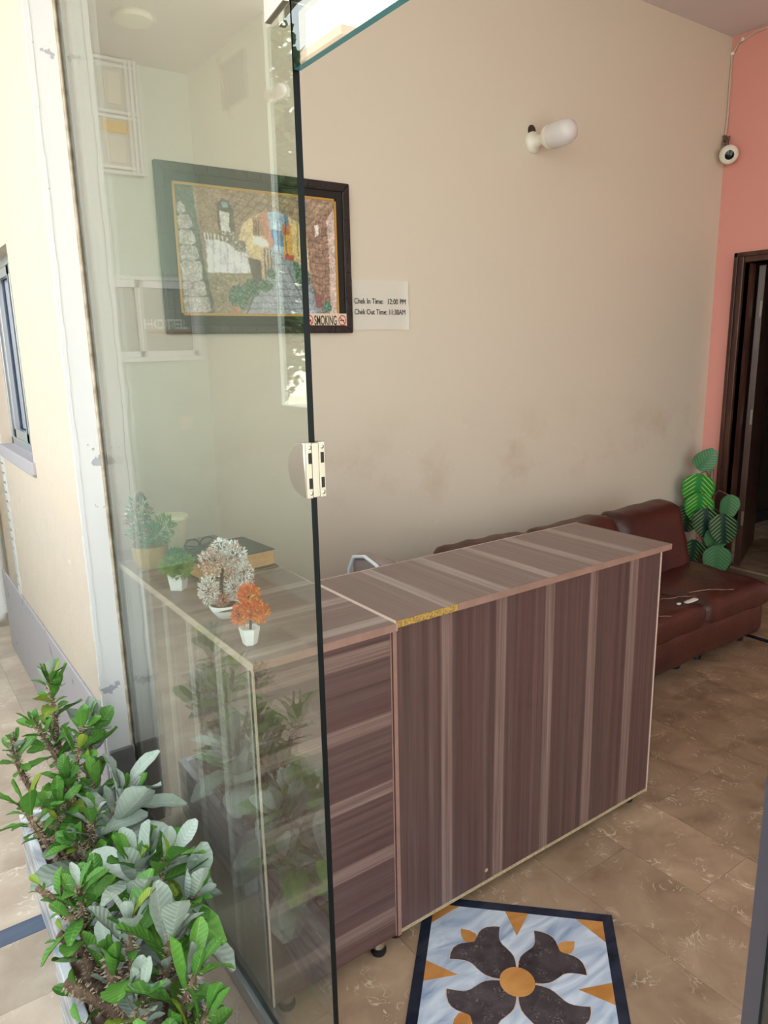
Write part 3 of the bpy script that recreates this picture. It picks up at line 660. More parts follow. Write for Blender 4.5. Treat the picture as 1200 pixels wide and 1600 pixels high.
# the print itself: a painted alley, one small coloured cell at a time
def paint_print(W_=300, H_=204):
    r = np.random.RandomState(3)
    img = np.zeros((H_, W_, 3)); yy, xx = np.mgrid[0:H_, 0:W_]; U = (xx+.5)/W_; V = (yy+.5)/H_
    def nz(s, seed):
        q = np.random.RandomState(seed).rand(int(H_/s)+3, int(W_/s)+3); a = yy/s; b = xx/s; i = a.astype(int); j = b.astype(int); fa = a-i; fb = b-j
        return q[i, j]*(1-fa)*(1-fb)+q[i+1, j]*fa*(1-fb)+q[i, j+1]*(1-fa)*fb+q[i+1, j+1]*fa*fb
    n1 = nz(4, 1); n2 = nz(10, 2); n3 = nz(1.7, 5)
    U = U+(nz(6, 11)-.5)*.009+(nz(2, 12)-.5)*.004; V = V+(nz(6, 13)-.5)*.011+(nz(2, 14)-.5)*.005
    def inside(poly):
        m = np.zeros((H_, W_), bool); n = len(poly)
        for i in range(n):
            (x1, y1), (x2, y2) = poly[i], poly[(i+1) % n]
            c = ((y1 > V) != (y2 > V)); 
            with np.errstate(divide='ignore', invalid='ignore'): xi = (x2-x1)*(V-y1)/(y2-y1+1e-12)+x1
            m ^= c & (U < xi)
        return m
    def fill(m, c, a=.25, nn=None):
        t = (nn if nn is not None else (n1+n3)/2)[m][:, None]; img[m] = np.array(c)*(1-.7*a+1.4*a*t)
    fill(U >= -1, (150, 124, 98), .25)                                    # tan walls
    fill(inside([(.0, 0), (1, 0), (1, .35), (.8, .28), (.7, .16), (.55, .13), (.42, .2), (.36, .34), (.1, .3), (0, .3)]), (158, 128, 98), .3)
    # stones of the vault: rows of darker joints
    arch = inside([(.3, .0), (1, .0), (1, .3), (.86, .28), (.72, .15), (.58, .12), (.44, .17), (.37, .3), (.3, .3)])
    j = ((np.sin((U*1.4+V)*75) > .86) | (np.sin((V*1.2-U*.3)*95) > .9)) & arch; img[j] *= .78
    # view through the arch
    op = inside([(.36, .38), (.38, .28), (.44, .2), (.52, .15), (.6, .135), (.68, .16), (.76, .23), (.8, .32), (.82, .75), (.36, .75)])
    fill(op, (206, 178, 132), .15)
    fill(op & inside([(.54, .1), (.66, .1), (.66, .5), (.54, .5)]), (150, 184, 214), .12, n2)
    fill(op & inside([(.565, .29), (.64, .29), (.64, .42), (.575, .42)]), (70, 126, 184), .1)
    fill(op & inside([(.40, .2), (.45, .17), (.5, .6), (.40, .6)]), (222, 190, 128), .1)
    fill(op & inside([(.49, .14), (.54, .13), (.58, .42), (.53, .46)]), (212, 134, 104), .12)
    fill(op & inside([(.45, .2), (.5, .19), (.52, .34), (.45, .36)]), (176, 126, 96), .3)
    fill(op & inside([(.44, .34), (.54, .38), (.55, .44), (.45, .42)]), (228, 218, 200), .1)
    fill(op & inside([(.64, .26), (.7, .24), (.7, .52), (.64, .5)]), (214, 154, 58), .2)
    fill(op & inside([(.645, .23), (.69, .22), (.69, .32), (.645, .32)]), (206, 104, 60), .15)
    fill(op & inside([(.655, .15), (.68, .15), (.68, .25), (.655, .25)]), (90, 120, 150), .2)
    fill(op & inside([(.7, .2), (.8, .26), (.82, .55), (.7, .52)]), (220, 182, 110), .15)
    fill(op & inside([(.65, .49), (.71, .49), (.71, .55), (.65, .55)]), (190, 58, 46), .1)
    for u in (.455, .47, .485, .61, .66, .74, .77): 
        m = op & (abs(U-u) < .004) & (V > .22) & (V < .34 if u < .5 else V < .5); img[m] *= .6
    # street
    st = inside([(.575, .46), (.615, .46), (.70, .62), (.90, 1.0), (.36, 1.0), (.53, .66)]); fill(st, (150, 156, 170), .2)
    jj = st & ((np.abs(np.sin((V**1.8)*34)) < .13) | (np.abs(np.sin((U-.59)/(V-.40+1e-3)*9)) < .10)); img[jj] *= .62
    fill(inside([(.62, .52), (.74, .55), (.95, 1), (.86, 1)]), (126, 140, 150), .25)
    # left: pillar, window, balcony, cloth
    fill(inside([(0, 0), (.10, 0), (.135, .5), (.185, 1), (0, 1)]), (84, 92, 76), .5)
    for a, b, w in ((.13, .22, .05), (.225, .34, .085), (.345, .46, .095), (.465, .58, .11), (.585, .74, .125), (.745, .86, .14), (.865, .995, .16)):
        fill(inside([(.005, a+.02), (.02, a), (w-.015, a), (w, a+.03), (w+.005, b-.02), (w-.02, b), (.01, b)]), (176, 168, 158), .35)
    fill(inside([(.235, .12), (.27, .07), (.31, .09), (.335, .16), (.34, .36), (.24, .36)]), (90, 74, 60), .3)
    fill(inside([(.25, .17), (.305, .18), (.31, .34), (.25, .34)]), (206, 204, 198), .15)
    fill(inside([(.26, .1), (.30, .1), (.31, .14), (.27, .15)]), (110, 150, 160), .2)
    fill(inside([(.15, .36), (.4, .4), (.4, .46), (.15, .42)]), (120, 106, 88), .3)
    m = inside([(.15, .35), (.30, .37), (.30, .42), (.15, .41)]) & (np.sin(U*300) > .2); img[m] = (226, 220, 206)
    cl = inside([(.155, .41), (.22, .40), (.30, .43), (.40, .47), (.42, .65), (.34, .67), (.25, .69), (.16, .67)])
    fill(cl, (222, 222, 228), .04, n2); img[cl & (np.sin(U*150+V*6) > .75)] *= .88
    m = inside([(.24, .33), (.33, .33), (.36, .42), (.41, .44), (.39, .50), (.33, .47), (.27, .40)]); fill(m, (128, 116, 96), .6); img[m & (n3 > .7)] = (210, 200, 194)
    fill(inside([(.41, .53), (.49, .55), (.49, .74), (.43, .76)]), (96, 80, 74), .15)
    for u in (.51, .53, .55): fill(inside([(u, .45), (u+.008, .45), (u+.012, .68), (u, .70)]), (110, 92, 76), .2)
    fill(inside([(.16, .67), (.42, .66), (.43, .8), (.34, 1), (.19, 1)]), (150, 132, 100), .4)
    def bush(cx, cy, rx, ry, c):
        m = ((U-cx)/rx)**2+((V-cy)/ry)**2 < .6+.8*n1; t = n3[m][:, None]; img[m] = np.array(c)*(.45+1.0*t)
    for a in ((.34, .86, .07, .10), (.42, .79, .05, .08), (.51, .76, .045, .055), (.555, .66, .03, .045), (.77, .68, .05, .09), (.88, .80, .05, .06), (.72, .58, .02, .04)): bush(*a, (76, 112, 88))
    fill(inside([(.29, .94), (.34, .94), (.335, 1), (.295, 1)]), (190, 112, 86), .15)
    # right wall of rough stones
    rw = inside([(.80, .28), (.97, .06), (1, .05), (1, 1), (.9, 1), (.82, .72)]); fill(rw, (150, 112, 88), .35)
    img[rw & ((np.abs(np.sin(V*52+.6*np.sin(U*40))) < .16) | (np.abs(np.sin(U*70+np.floor(V*52/PI)*1.7)) < .12))] *= .66
    fill(inside([(.945, .15), (1, .08), (1, 1), (.95, 1), (.955, .6)]), (196, 168, 156), .3)
    fill(inside([(.86, .23), (.885, .21), (.885, .3), (.86, .32)]), (226, 214, 206), .1)
    fill(inside([(.84, .82), (.91, .82), (.90, .94), (.85, .94)]), (134, 82, 74), .2); bush(.93, .93, .03, .05, (70, 124, 100))
    # soft print: slight blur, grain, pale wash of the paper
    k = img.copy()
    for ax in (0, 1):
        k = (np.roll(k, 1, ax)+2*k+np.roll(k, -1, ax))/4
    img = .75*k+.25*img; img *= (.80+.22*n3[..., None]+.20*n2[..., None]); g_ = img.mean(2, keepdims=True); img = g_+(img-g_)*.74; img = 20+img*1.04
    img = np.clip(img, 0, 255)/255
    return np.where(img <= .04045, img/12.92, ((img+.055)/1.055)**2.4)
art = paint_print(); AH, AW, _ = art.shape
ax0, ax1, az0, az1 = GX_+gw, GX2_-gw, GZ_+gw, GZ2_-gw
gxs = np.linspace(ax0, ax1, AW+1); gzs = np.linspace(az1, az0, AH+1)
vv = [(x-1.41, PY+.0075-WY, z-1.62) for z in gzs for x in gxs]
ff = [(i*(AW+1)+j, (i+1)*(AW+1)+j, (i+1)*(AW+1)+j+1, i*(AW+1)+j+1) for i in range(AH) for j in range(AW)]
me = bpy.data.meshes.new('print'); me.from_pydata(vv, [], ff)
ca = me.color_attributes.new('print_colour', 'FLOAT_COLOR', 'CORNER')
buf = np.ones((AH*AW, 4, 4), np.float32); buf[:, :, :3] = art.reshape(-1, 1, 3); ca.data.foreach_set('color', buf.ravel())
m_, t_, p_, N_, L_ = nmat('printed_poster'); an = N_.new('ShaderNodeAttribute'); an.attribute_name = 'print_colour'; L_.new(an.outputs['Color'], p_.inputs['Base Color']); p_.inputs['Roughness'].default_value = .35
me.materials.append(m_); po = bpy.data.objects.new('print', me); COL.objects.link(po); po.parent = pic

# ------------------------------------------------------------------ lettering helper
def lettering(name, body, size, mat, parent, origin, ux=(1, 0, 0), uy=(0, 0, 1), width=None, bold=0.0, depth=.0004):
    cu = bpy.data.curves.new(name, 'FONT'); cu.body = body; cu.size = size; cu.extrude = depth; cu.offset = bold
    tmp = bpy.data.objects.new(name, cu); COL.objects.link(tmp); dg = bpy.context.evaluated_depsgraph_get()
    me = bpy.data.meshes.new_from_object(tmp.evaluated_get(dg)); bpy.data.objects.remove(tmp); bpy.data.curves.remove(cu)
    xs = [v.co.x for v in me.vertices]; k = (width/(max(xs)-min(xs))) if width else 1.0
    ux, uy = Vector(ux), Vector(uy); nn = ux.cross(uy); x_0 = min(xs); off = WO.get(parent.name, Vector()) if parent else Vector()
    for v in me.vertices: v.co = Vector(origin) - off + ux*((v.co.x-x_0)*k) + uy*v.co.y + nn*v.co.z
    me.materials.append(mat); o = bpy.data.objects.new(name, me); COL.objects.link(o)
    if parent: o.parent = parent
    return o
# notice beside the picture
nt = thing('notice_sheet', (2.0, WY, 1.63), 'clear laminated notice with check-in and check-out times beside the picture', 'notice')
mb = MB(); NXX, NZZ = 16, 10
def nsurf(i, j, back):
    u, v = i/NXX, j/NZZ; bow = .0025+.006*max(0, (u-.9)/.1)**1.5+.002*math.sin(7*u+4*v)**2
    return (1.848+.309*u+.003*math.sin(6*v)*(u > .9), WY-.0005-(0 if back else bow), 1.634+.218*v)
P = [nsurf(i, j, False) for j in range(NZZ+1) for i in range(NXX+1)] + [nsurf(i, j, True) for j in range(NZZ+1) for i in range(NXX+1)]
K = (NXX+1)*(NZZ+1); F = []
for j in range(NZZ):
    for i in range(NXX):
        a = j*(NXX+1)+i; F.append((a, a+1, a+NXX+2, a+NXX+1)); F.append((a+K, a+NXX+1+K, a+NXX+2+K, a+1+K))
for i in range(NXX): F.append((i, i+K, i+1+K, i+1)); a = NZZ*(NXX+1)+i; F.append((a, a+1, a+1+K, a+K))
for j in range(NZZ): a = j*(NXX+1); F.append((a, a+NXX+1, a+NXX+1+K, a+K)); a += NXX; F.append((a, a+K, a+NXX+1+K, a+NXX+1))
mb.add(P, F); mb.build('sheet', M['paper'], nt, True)
ly = WY-.0072
lettering('printed_line', 'Chek In Time:', .034, M['ink'], nt, (1.855, ly, 1.749), width=.158)
lettering('printed_line', '12:00 PM', .034, M['ink'], nt, (2.040, ly, 1.749), width=.102)
lettering('printed_line', 'Chek Out Time: 11:30AM', .034, M['ink'], nt, (1.855, ly, 1.702), width=.284)
# no smoking sticker in the corner of the picture
sk = thing('no_smoking_sticker', (1.71, PY, 1.645), 'cream no smoking sticker on the lower right corner of the framed picture', 'sticker')
bx(1.585, 1.800, PY+.0005, PY+.003, 1.646, 1.703).build('label_strip', M['sticker'], sk)
lettering('printed_or_reflected_word', 'SMOKING', .056, M['brownink'], sk, (1.634, PY, 1.655), width=.112, bold=.0009)
for cx in (1.609, 1.776):
    ring = MB(); n = 28; ro, ri = .020, .016
    vs3 = [(cx+r_*math.cos(2*PI*k/n), PY+.0002, 1.6745+r_*1.12*math.sin(2*PI*k/n)) for r_ in (ro, ri) for k in range(n)]
    ring.add(vs3, [(k, (k+1) % n, n+(k+1) % n, n+k) for k in range(n)])
    c45 = .0135; w_ = .0018
    ring.add([(cx-c45-w_, PY+.0001, 1.6745+c45-w_), (cx-c45+w_, PY+.0001, 1.6745+c45+w_), (cx+c45+w_, PY+.0001, 1.6745-c45+w_), (cx+c45-w_, PY+.0001, 1.6745-c45-w_)], [(0, 1, 2, 3)])
    rg = ring.build('prohibition_ring', M['red'], sk)
    ci = MB(); ci.add([(cx-.011, PY+.0003, 1.672), (cx+.010, PY+.0003, 1.672), (cx+.010, PY+.0003, 1.677), (cx-.011, PY+.0003, 1.677)], [(0, 1, 2, 3)]); ci.build('cigarette_mark', M['ink'], rg)

# ------------------------------------------------------------------ wall lamp, hole, security camera
def wall_lamp(name, p, ax, label, s=1.0):
    t = thing(name, p, label, 'wall lamp'); ax = Vector(ax).normalized(); p = Vector(p)
    MB().lathe([(.052*s, 0), (.052*s, .012*s), (.044*s, .022*s), (.030*s, .032*s), (.024*s, .058*s), (.022*s, .075*s)], p, ax, 28).build('holder', M['white_plastic'], t, True)
    b = MB().lathe([(.024*s, .072*s), (.034*s, .078*s), (.054*s, .100*s), (.058*s, .118*s), (.058*s, .122*s)], p, ax, 28).build('collar', M['white_plastic'], t, True)
    MB().lathe([(.0575*s, .121*s), (.060*s, .15*s), (.061*s, .19*s), (.058*s, .22*s), (.048*s, .245*s), (.030*s, .258*s), (.012*s, .263*s)], p, ax, 28).build('bulb', M['bulb'], t, True)
    return t
wall_lamp('wall_lamp', (2.968, WY, 2.556), (.05, -1, .03), 'white bulb in a holder on the cream back wall')
hl = MB().lathe([(.028, -.0005), (.028, .0012), (.02, .0015)], (2.962, WY, 2.612), (0, -1, 0), 16).build('wall_hole', M['hole'], None, True)
tag(hl, 'dark round hole in the plaster just above the wall lamp', 'hole')
cc = thing('security_camera', (WX, 2.80, 2.70), 'small white dome security camera in the corner by the pink wall', 'camera')
c0 = Vector((WX-.085, 2.765, 2.685)); cax = Vector((-.72, -.62, -.30)).normalized()
MB().lathe([(.020, -.045), (.046, -.035), (.055, -.01), (.055, .012), (.046, .022), (.030, .027)], c0, cax, 28).build('housing', M['white_plastic'], cc, True)
MB().lathe([(.028, .0265), (.026, .032), (.012, .036)], c0, cax, 20).build('lens', M['lens'], cc, True)
MB().tube([tuple(c0-cax*.04), (WX-.045, 2.80, 2.735), (WX-.02, 2.825, 2.775), (WX-.002, 2.835, 2.79)], .013, 10).build('bracket', M['rust'], cc, True)
tw = MB(); pts = []
for k in range(46):
    a = k*.9; pts.append((WX-.035+.020*math.cos(a)+.01*math.sin(a*.37), 2.822+.014*math.sin(a*1.3), 2.785+.028*math.sin(a*.71)))
tw.tube(pts, .0026, 5); tw.build('tangled_leads', M['rust'], cc, True)
cb = thing('camera_cable', (WX, WY, 2.8), 'cream cable running up the wall corner to the ceiling', 'cable')
MB().tube([(WX-.02, 2.838, 2.80), (WX-.008, 2.838, 2.95), (WX-.008, 2.839, 3.12), (WX-.008, 2.838, 3.28), (WX-.010, 2.80, 3.335), (WX-.010, 2.70, 3.362), (WX-.008, 2.3, 3.37), (WX-.008, 1.6, 3.372)], .006, 8).build('cable', M['wire'], cb, True)
for p in ((WX-.008, 2.838, 3.285), (WX-.010, 2.775, 3.345)): MB().soft(p[0]-.012, p[0]+.006, p[1]-.012, p[1]+.006, p[2]-.01, p[2]+.01, .004, 2).build('clip', M['white_plastic'], cb, True)

# ------------------------------------------------------------------ leaves
def leaf_mesh(name, L_=1.0, Wd=.36, fold=.12, curl=.25, n=7, mat=None, tipr=.9, wav=0.0):
    # blade from origin along +Y, normal +Z, unit length
    v = []; f = []
    for i in range(n+1):
        t = i/n; w = Wd*(math.sin(PI*min(1, t**tipr*.93+.035))**.62); z = -curl*t*t
        v += [(-w, t*L_, z+fold*w+wav*math.sin(t*17)), (-w*.5, t*L_, z+fold*w*.35), (0, t*L_, z-.0), (w*.5, t*L_, z+fold*w*.35), (w, t*L_, z+fold*w+wav*math.sin(t*17+1.3))]
    for i in range(n):
        for k in range(4):
            a = i*5+k; f.append((a, a+1, a+6, a+5))
    # thin underside so that the blade has a thickness
    o = len(v); th = .012
    v += [(x, y, z-th) for x, y, z in v]
    f += [tuple(reversed([i+o for i in q])) for q in f]
    me = bpy.data.meshes.new(name); me.from_pydata(v, [], f); me.materials.append(mat); me.polygons.foreach_set('use_smooth', [True]*len(me.polygons)); return me
LM = {}
for k, mt in (('g', 'leaf'), ('p', 'leafpale'), ('y', 'leafyellow')):
    LM[k] = [leaf_mesh('leaf', 1, .25, .35, .25, mat=M[mt], tipr=1.9, wav=.02), leaf_mesh('leaf', 1, .19, .4, .5, mat=M[mt], tipr=2.1, wav=.022), leaf_mesh('leaf', 1, .26, .3, .1, mat=M[mt], tipr=1.7, wav=.018), leaf_mesh('leaf', 1, .21, .5, -.2, mat=M[mt], tipr=1.6, wav=.02)]
def orient(p, d, nrm, size, roll=0.0):
    d = Vector(d).normalized(); nrm = Vector(nrm); x = d.cross(nrm)
    if x.length < 1e-4: x = d.cross(Vector((1, 0, 0)))
    x.normalize(); z = x.cross(d)
    m = Matrix((x, d, z)).transposed().to_4x4()
    return Matrix.Translation(p) @ m @ Matrix.Rotation(roll, 4, 'Y') @ Matrix.Scale(size, 4)

# ------------------------------------------------------------------ planters outside
def planter(name, x0, x1, y0, y1, label):
    t = thing(name, ((x0+x1)/2, (y0+y1)/2, 0), label, 'planter'); z1 = .2; w = .024
    bx(x0, x0+w, y0, y1, .0, z1).build('side_slab', M['grey_marble'], t, bevel=.003); bx(x1-w, x1, y0, y1, .0, z1).build('side_slab', M['grey_marble'], t, bevel=.003)
    bx(x0+w, x1-w, y0, y0+w, .0, z1-.001).build('end_slab', M['grey_marble'], t, bevel=.003); bx(x0+w, x1-w, y1-w, y1, .0, z1-.001).build('end_slab', M['grey_marble'], t, bevel=.003)
    so_ = MB(); n = 14; q = [(x0+w+(x1-x0-2*w)*i/n, y0+w+(y1-y0-2*w)*j/(2*n), .172+rng.uniform(-.008, .012)) for j in range(2*n+1) for i in range(n+1)]
    so_.add(q, [(j*(n+1)+i, j*(n+1)+i+1, (j+1)*(n+1)+i+1, (j+1)*(n+1)+i) for j in range(2*n) for i in range(n)])
    so_.box(x0+w, x1-w, y0+w, y1-w, .03, .160)
    so_.build('soil', M['soil'], t, True)
    pb = MB()
    for k in range(260):
        p = (rng.uniform(x0+w+.01, x1-w-.01), rng.uniform(y0+w+.01, y1-w-.01), .176); r_ = rng.uniform(.003, .008)
        pb.lathe([(r_*.3, -r_*.6), (r_, 0), (r_*.4, r_*.6)], p, (rng.uniform(-1, 1), rng.uniform(-1, 1), .7), 5)
    pe = pb.build('soil_crumbs', M['soil'], t); pe['kind'] = 'stuff'
    return t
planter('planter_box', .205, .428, 1.735, 2.245, 'grey marble planter box by the white column, farther of the two')
planter('planter_box', .178, .428, .88, 1.64, 'grey marble planter box nearest the viewer, lower left')

def thorn_plant(base, stems, label, seed):
    r = random.Random(seed)
    t = thing('thorny_succulent', base, label, 'plant', 'leafy thorny plants in the marble planters')
    off = Vector(base)
    for (root, tip, rad, nl, kind, ls) in stems:
        root = Vector(root); tip = Vector(tip); L_ = (tip-root).length
        side = Vector((r.uniform(-1, 1), r.uniform(-1, 1), .0))*L_*.12
        pts = [root.lerp(tip, k/8)+side*math.sin(PI*k/8)*(.8)+Vector((0, 0, .05*L_*math.sin(PI*k/8))) for k in range(9)]
        mb = MB(); mb.tube(pts, [rad*(1-.35*k/8)*(1+.12*r.uniform(-1, 1)) for k in range(9)], 9)
        for k in range(int(L_*900)):
            u = r.uniform(.0, .97)*8; i = int(u); c = pts[i].lerp(pts[i+1], u-i); tn = (pts[i+1]-pts[i]).normalized()
            d = Vector((r.gauss(0, 1), r.gauss(0, 1), r.gauss(0, 1))); d = (d-tn*d.dot(tn)).normalized(); rr = rad*(1-.35*u/8)
            b0 = c+d*rr*.8; w = tn*.0022; w2 = d.cross(tn)*.0022; apex = b0+d*r.uniform(.007, .015)+tn*r.uniform(-.003, .004)
            mb.add([b0+w, b0-w*.5+w2, b0-w*.5-w2, apex], [(0, 1, 3), (1, 2, 3), (2, 0, 3)], 1)
        mb.build('stem', [M['stem'], M['thorn']], t, True)
        axis = (pts[-1]-pts[-2]).normalized()
        nl = int(nl*1.65)
        for k in range(nl):
            f = k/max(1, nl-1); u = 8-.1-(f**1.4)*5.2*min(1, .22/L_); i = min(7, int(u)); c = pts[i].lerp(pts[i+1], u-i)
            a = k*2.4+r.uniform(-.4, .4); e = .25+.9*f+r.uniform(-.2, .2)
            pv = axis.orthogonal().normalized(); pv.rotate(Quaternion(axis, a))
            d = axis*math.cos(e)+pv*math.sin(e)
            if c.z > .2 and d.z < -.3: d.z *= .3
            # keep leaves off the glass
            s_ = ls*r.choice((.45, .55, .7, .85, 1.0, 1.15, 1.3))*(.62+.58*f)
            if c.x+d.x*s_ > GX0-.022: s_ = max(.02, min(s_, (GX0-.026-c.x)/max(.05, d.x/ d.length)))
            kk = kind if r.random() < .58 else r.choice('ggggpgy')
            spawn('leaf', r.choice(LM[kk]), t, orient(c-off+pv*rad*.7, d, axis*.9+Vector((0, 0, .4))-d*.2, s_, r.uniform(-.5, .5)))
    return t
SZ = .165
thorn_plant((.33, 2.10, .175), [((.33, 2.10, SZ), (.324, 2.15, .66), .0085, 15, 'g', .075), ((.32, 2.09, SZ), (.257, 2.10, .56), .009, 12, 'g', .06), ((.31, 2.08, SZ), (.197, 2.05, .55), .009, 11, 'g', .06), ((.35, 2.10, SZ), (.400, 2.06, .53), .009, 13, 'p', .08), ((.34, 2.08, SZ), (.372, 2.0, .56), .008, 12, 'g', .07), ((.33, 2.12, SZ), (.30, 2.13, .52), .008, 12, 'g', .06)],
            'tallest green thorny plant, at the far end of the planters by the column', 11)
thorn_plant((.30, 1.90, .175), [((.30, 1.90, SZ), (.292, 1.90, .47), .010, 13, 'g', .08), ((.29, 1.89, SZ), (.175, 1.85, .47), .010, 10, 'g', .085), ((.31, 1.91, SZ), (.368, 1.95, .42), .010, 12, 'p', .10), ((.30, 1.88, SZ), (.26, 1.84, .44), .009, 11, 'g', .08)],
            'thorny plant with spreading leaves in the middle of the farther planter', 12)
thorn_plant((.34, 1.79, .175), [((.34, 1.79, SZ), (.415, 1.80, .43), .013, 12, 'p', .14), ((.33, 1.78, SZ), (.330, 1.79, .40), .010, 11, 'p', .11), ((.34, 1.78, SZ), (.27, 1.765, .36), .010, 10, 'g', .08)],
            'thorny plant with large dusty grey leaves at the near end of the farther planter', 13)
thorn_plant((.34, 1.50, .175), [((.34, 1.50, SZ), (.430, 1.50, .42), .014, 12, 'p', .13), ((.33, 1.50, SZ), (.363, 1.55, .40), .012, 12, 'p', .12), ((.35, 1.48, SZ), (.455, 1.42, .35), .013, 11, 'p', .12)],
            'thorny plant with broad grey leaves leaning towards the glass in the nearer planter', 14)
thorn_plant((.25, 1.54, .175), [((.25, 1.54, SZ), (.160, 1.60, .40), .011, 7, 'g', .06), ((.26, 1.55, SZ), (.277, 1.62, .37), .010, 12, 'g', .075), ((.24, 1.52, SZ), (.184, 1.55, .30), .015, 4, 'g', .06), ((.25, 1.53, SZ), (.24, 1.57, .38), .010, 12, 'g', .08)],
            'small-leaved green thorny plant at the far end of the nearer planter', 15)
thorn_plant((.30, 1.36, .175), [((.30, 1.36, SZ), (.302, 1.40, .40), .013, 11, 'p', .10), ((.29, 1.35, SZ), (.254, 1.40, .325), .016, 9, 'p', .08), ((.31, 1.35, SZ), (.375, 1.35, .355), .014, 11, 'p', .12), ((.27, 1.38, SZ), (.172, 1.45, .262), .017, 3, 'g', .05)],
            'thorny plant with thick bare brown stems in the middle of the nearer planter', 16)
thorn_plant((.29, 1.20, .175), [((.30, 1.20, SZ), (.392, 1.25, .33), .013, 11, 'g', .10), ((.30, 1.19, SZ), (.396, 1.19, .29), .012, 11, 'g', .075), ((.27, 1.21, SZ), (.275, 1.25, .33), .012, 10, 'p', .08), ((.26, 1.22, SZ), (.168, 1.33, .255), .016, 4, 'g', .055), ((.27, 1.17, SZ), (.25, 1.12, .32), .011, 10, 'g', .08)],
            'thorny plant at the bottom edge of the view, nearest the viewer', 17)

# ------------------------------------------------------------------ things on the desk
def tuft(name, c, rx, rz, n, size, mats, parent, seed, wd=.16, up=.3, curl=.2, hollow=.35):
    # ball of small plastic petals around c, joined: too small to pick apart singly
    r = random.Random(seed); mb = MB(); c = Vector(c)
    for k in range(n):
        d = Vector((r.gauss(0, 1), r.gauss(0, 1), r.gauss(0, 1))).normalized(); q = hollow+(1-hollow)*r.random()**.5
        p = c+Vector((d.x*rx*q, d.y*rx*q, d.z*rz*q)); d2 = (d+Vector((0, 0, up))+Vector((r.gauss(0, .4), r.gauss(0, .4), r.gauss(0, .4)))).normalized()
        s_ = d2.orthogonal().normalized(); s_.rotate(Quaternion(d2, r.uniform(0, 6.3))); nn = d2.cross(s_); L_ = size*r.uniform(.6, 1.2); w = L_*wd
        mb.add([p, p+d2*L_*.5+s_*w+nn*L_*curl*.3, p+d2*L_+nn*L_*curl*0, p+d2*L_*.5-s_*w+nn*L_*curl*.3, p+d2*L_*.5-nn*L_*.04], [(0, 1, 2), (0, 2, 3), (0, 4, 1), (0, 3, 4), (1, 4, 2), (2, 4, 3)], r.randrange(len(mats)))
    o = mb.build(name, mats, parent); o['kind'] = 'stuff'; return o
# orange flowers in a white angular pot
op_ = thing('orange_flower_pot', (.622, 1.412, BT), 'small artificial orange and yellow flower plant in a white angular pot', 'potted flowers')
MB().lathe([(.014, 0), (.016, .002), (.0235, .038), (.024, .040), (.021, .040), (.020, .034)], (.622, 1.412, BT), (0, 0, 1), 6).build('pot', M['gpot'], op_)
MB().lathe([(.020, .030), (.0195, .033)], (.622, 1.412, BT), (0, 0, 1), 6).build('filling', M['wicker'], op_)
MB().tube([(.624, 1.412, BT+.03), (.628, 1.412, BT+.07), (.626, 1.414, BT+.12)], .003, 6).build('stem', M['darkstem'], op_, True)
for k, (dx, dy, dz, rx, rz, n) in enumerate([(.004, .0, .112, .019, .020, 330), (-.016, .004, .070, .018, .017, 240), (.024, -.006, .070, .019, .017, 240), (.006, -.012, .083, .021, .018, 260), (.004, .014, .085, .02, .02, 150)]):
    tuft('flower_head', (.622+dx, 1.412+dy, BT+dz), rx, rz, n, .012, [M['porange'], M['porange'], M['pyellow']], op_, 30+k, .2)
# white and salmon bonsai in a white bowl
bp = thing('blossom_bonsai', (.648, 1.60, BT), 'artificial cream and salmon blossom tree in a white oval bowl', 'potted flowers')
bw = MB().lathe([(.016, 0), (.022, .003), (.036, .022), (.042, .035), (.0415, .037), (.038, .037), (.036, .031)], (0, 0, 0), (0, 0, 1), 28)
bw.v = [(.648+x*1.0, 1.60+y*.85, BT+z) for x, y, z in bw.v]; bw.build('bowl', M['gpot'], bp, True)
MB().lathe([(.036, .026), (.035, .031)], (.648, 1.60, BT), (0, 0, 1), 24).build('filling', M['wicker'], bp)
MB().tube([(.650, 1.60, BT+.025), (.638, 1.602, BT+.07), (.645, 1.60, BT+.12), (.634, 1.60, BT+.17)], [.006, .005, .004, .003], 8).build('trunk', M['darkstem'], bp, True)
for k, (dx, dy, dz, rx, rz, n, mm) in enumerate([(-.038, .005, .076, .023, .034, 560, 0), (.030, -.005, .074, .028, .030, 620, 0), (-.030, .0, .146, .028, .030, 560, 1), (.028, .005, .146, .031, .038, 700, 0), (.048, -.008, .098, .022, .038, 480, 0), (.003, .01, .172, .026, .020, 340, 0), (-.014, -.014, .050, .014, .012, 160, 2), (.012, .012, .115, .02, .024, 240, 1)]):
    tuft('blossom_clump', (.648+dx, 1.60+dy, BT+dz), rx, rz, n, .0095, [[M['pwhite'], M['gpot'], M['gpot']], [M['pwhite'], M['gpot'], M['ppink']], [M['ppink']]][mm], bp, 50+k, .2)
# small green plant
gp_ = thing('green_sprig_pot', (.632, 1.885, BT), 'small artificial green plant in a white square pot', 'potted plant')
MB().lathe([(.022, 0), (.024, .002), (.031, .05), (.027, .05), (.026, .044)], (.632, 1.885, BT), (0, 0, 1), 4).build('pot', M['gpot'], gp_, bevel=.004)
for k, (dx, dy, dz, rx, n, mt) in enumerate([(-.020, 0, .068, .024, 330, 'pgreen'), (.020, 0, .070, .026, 340, 'pgreen'), (0, -.018, .060, .026, 330, 'pgreen'), (0, .018, .072, .026, 240, 'pgreen'), (.004, .012, .092, .024, 220, 'pteal')]):
    tuft('sprig_clump', (.632+dx, 1.885+dy, BT+dz), rx, rx*.9, n, .010, [M[mt]], gp_, 70+k, .38)
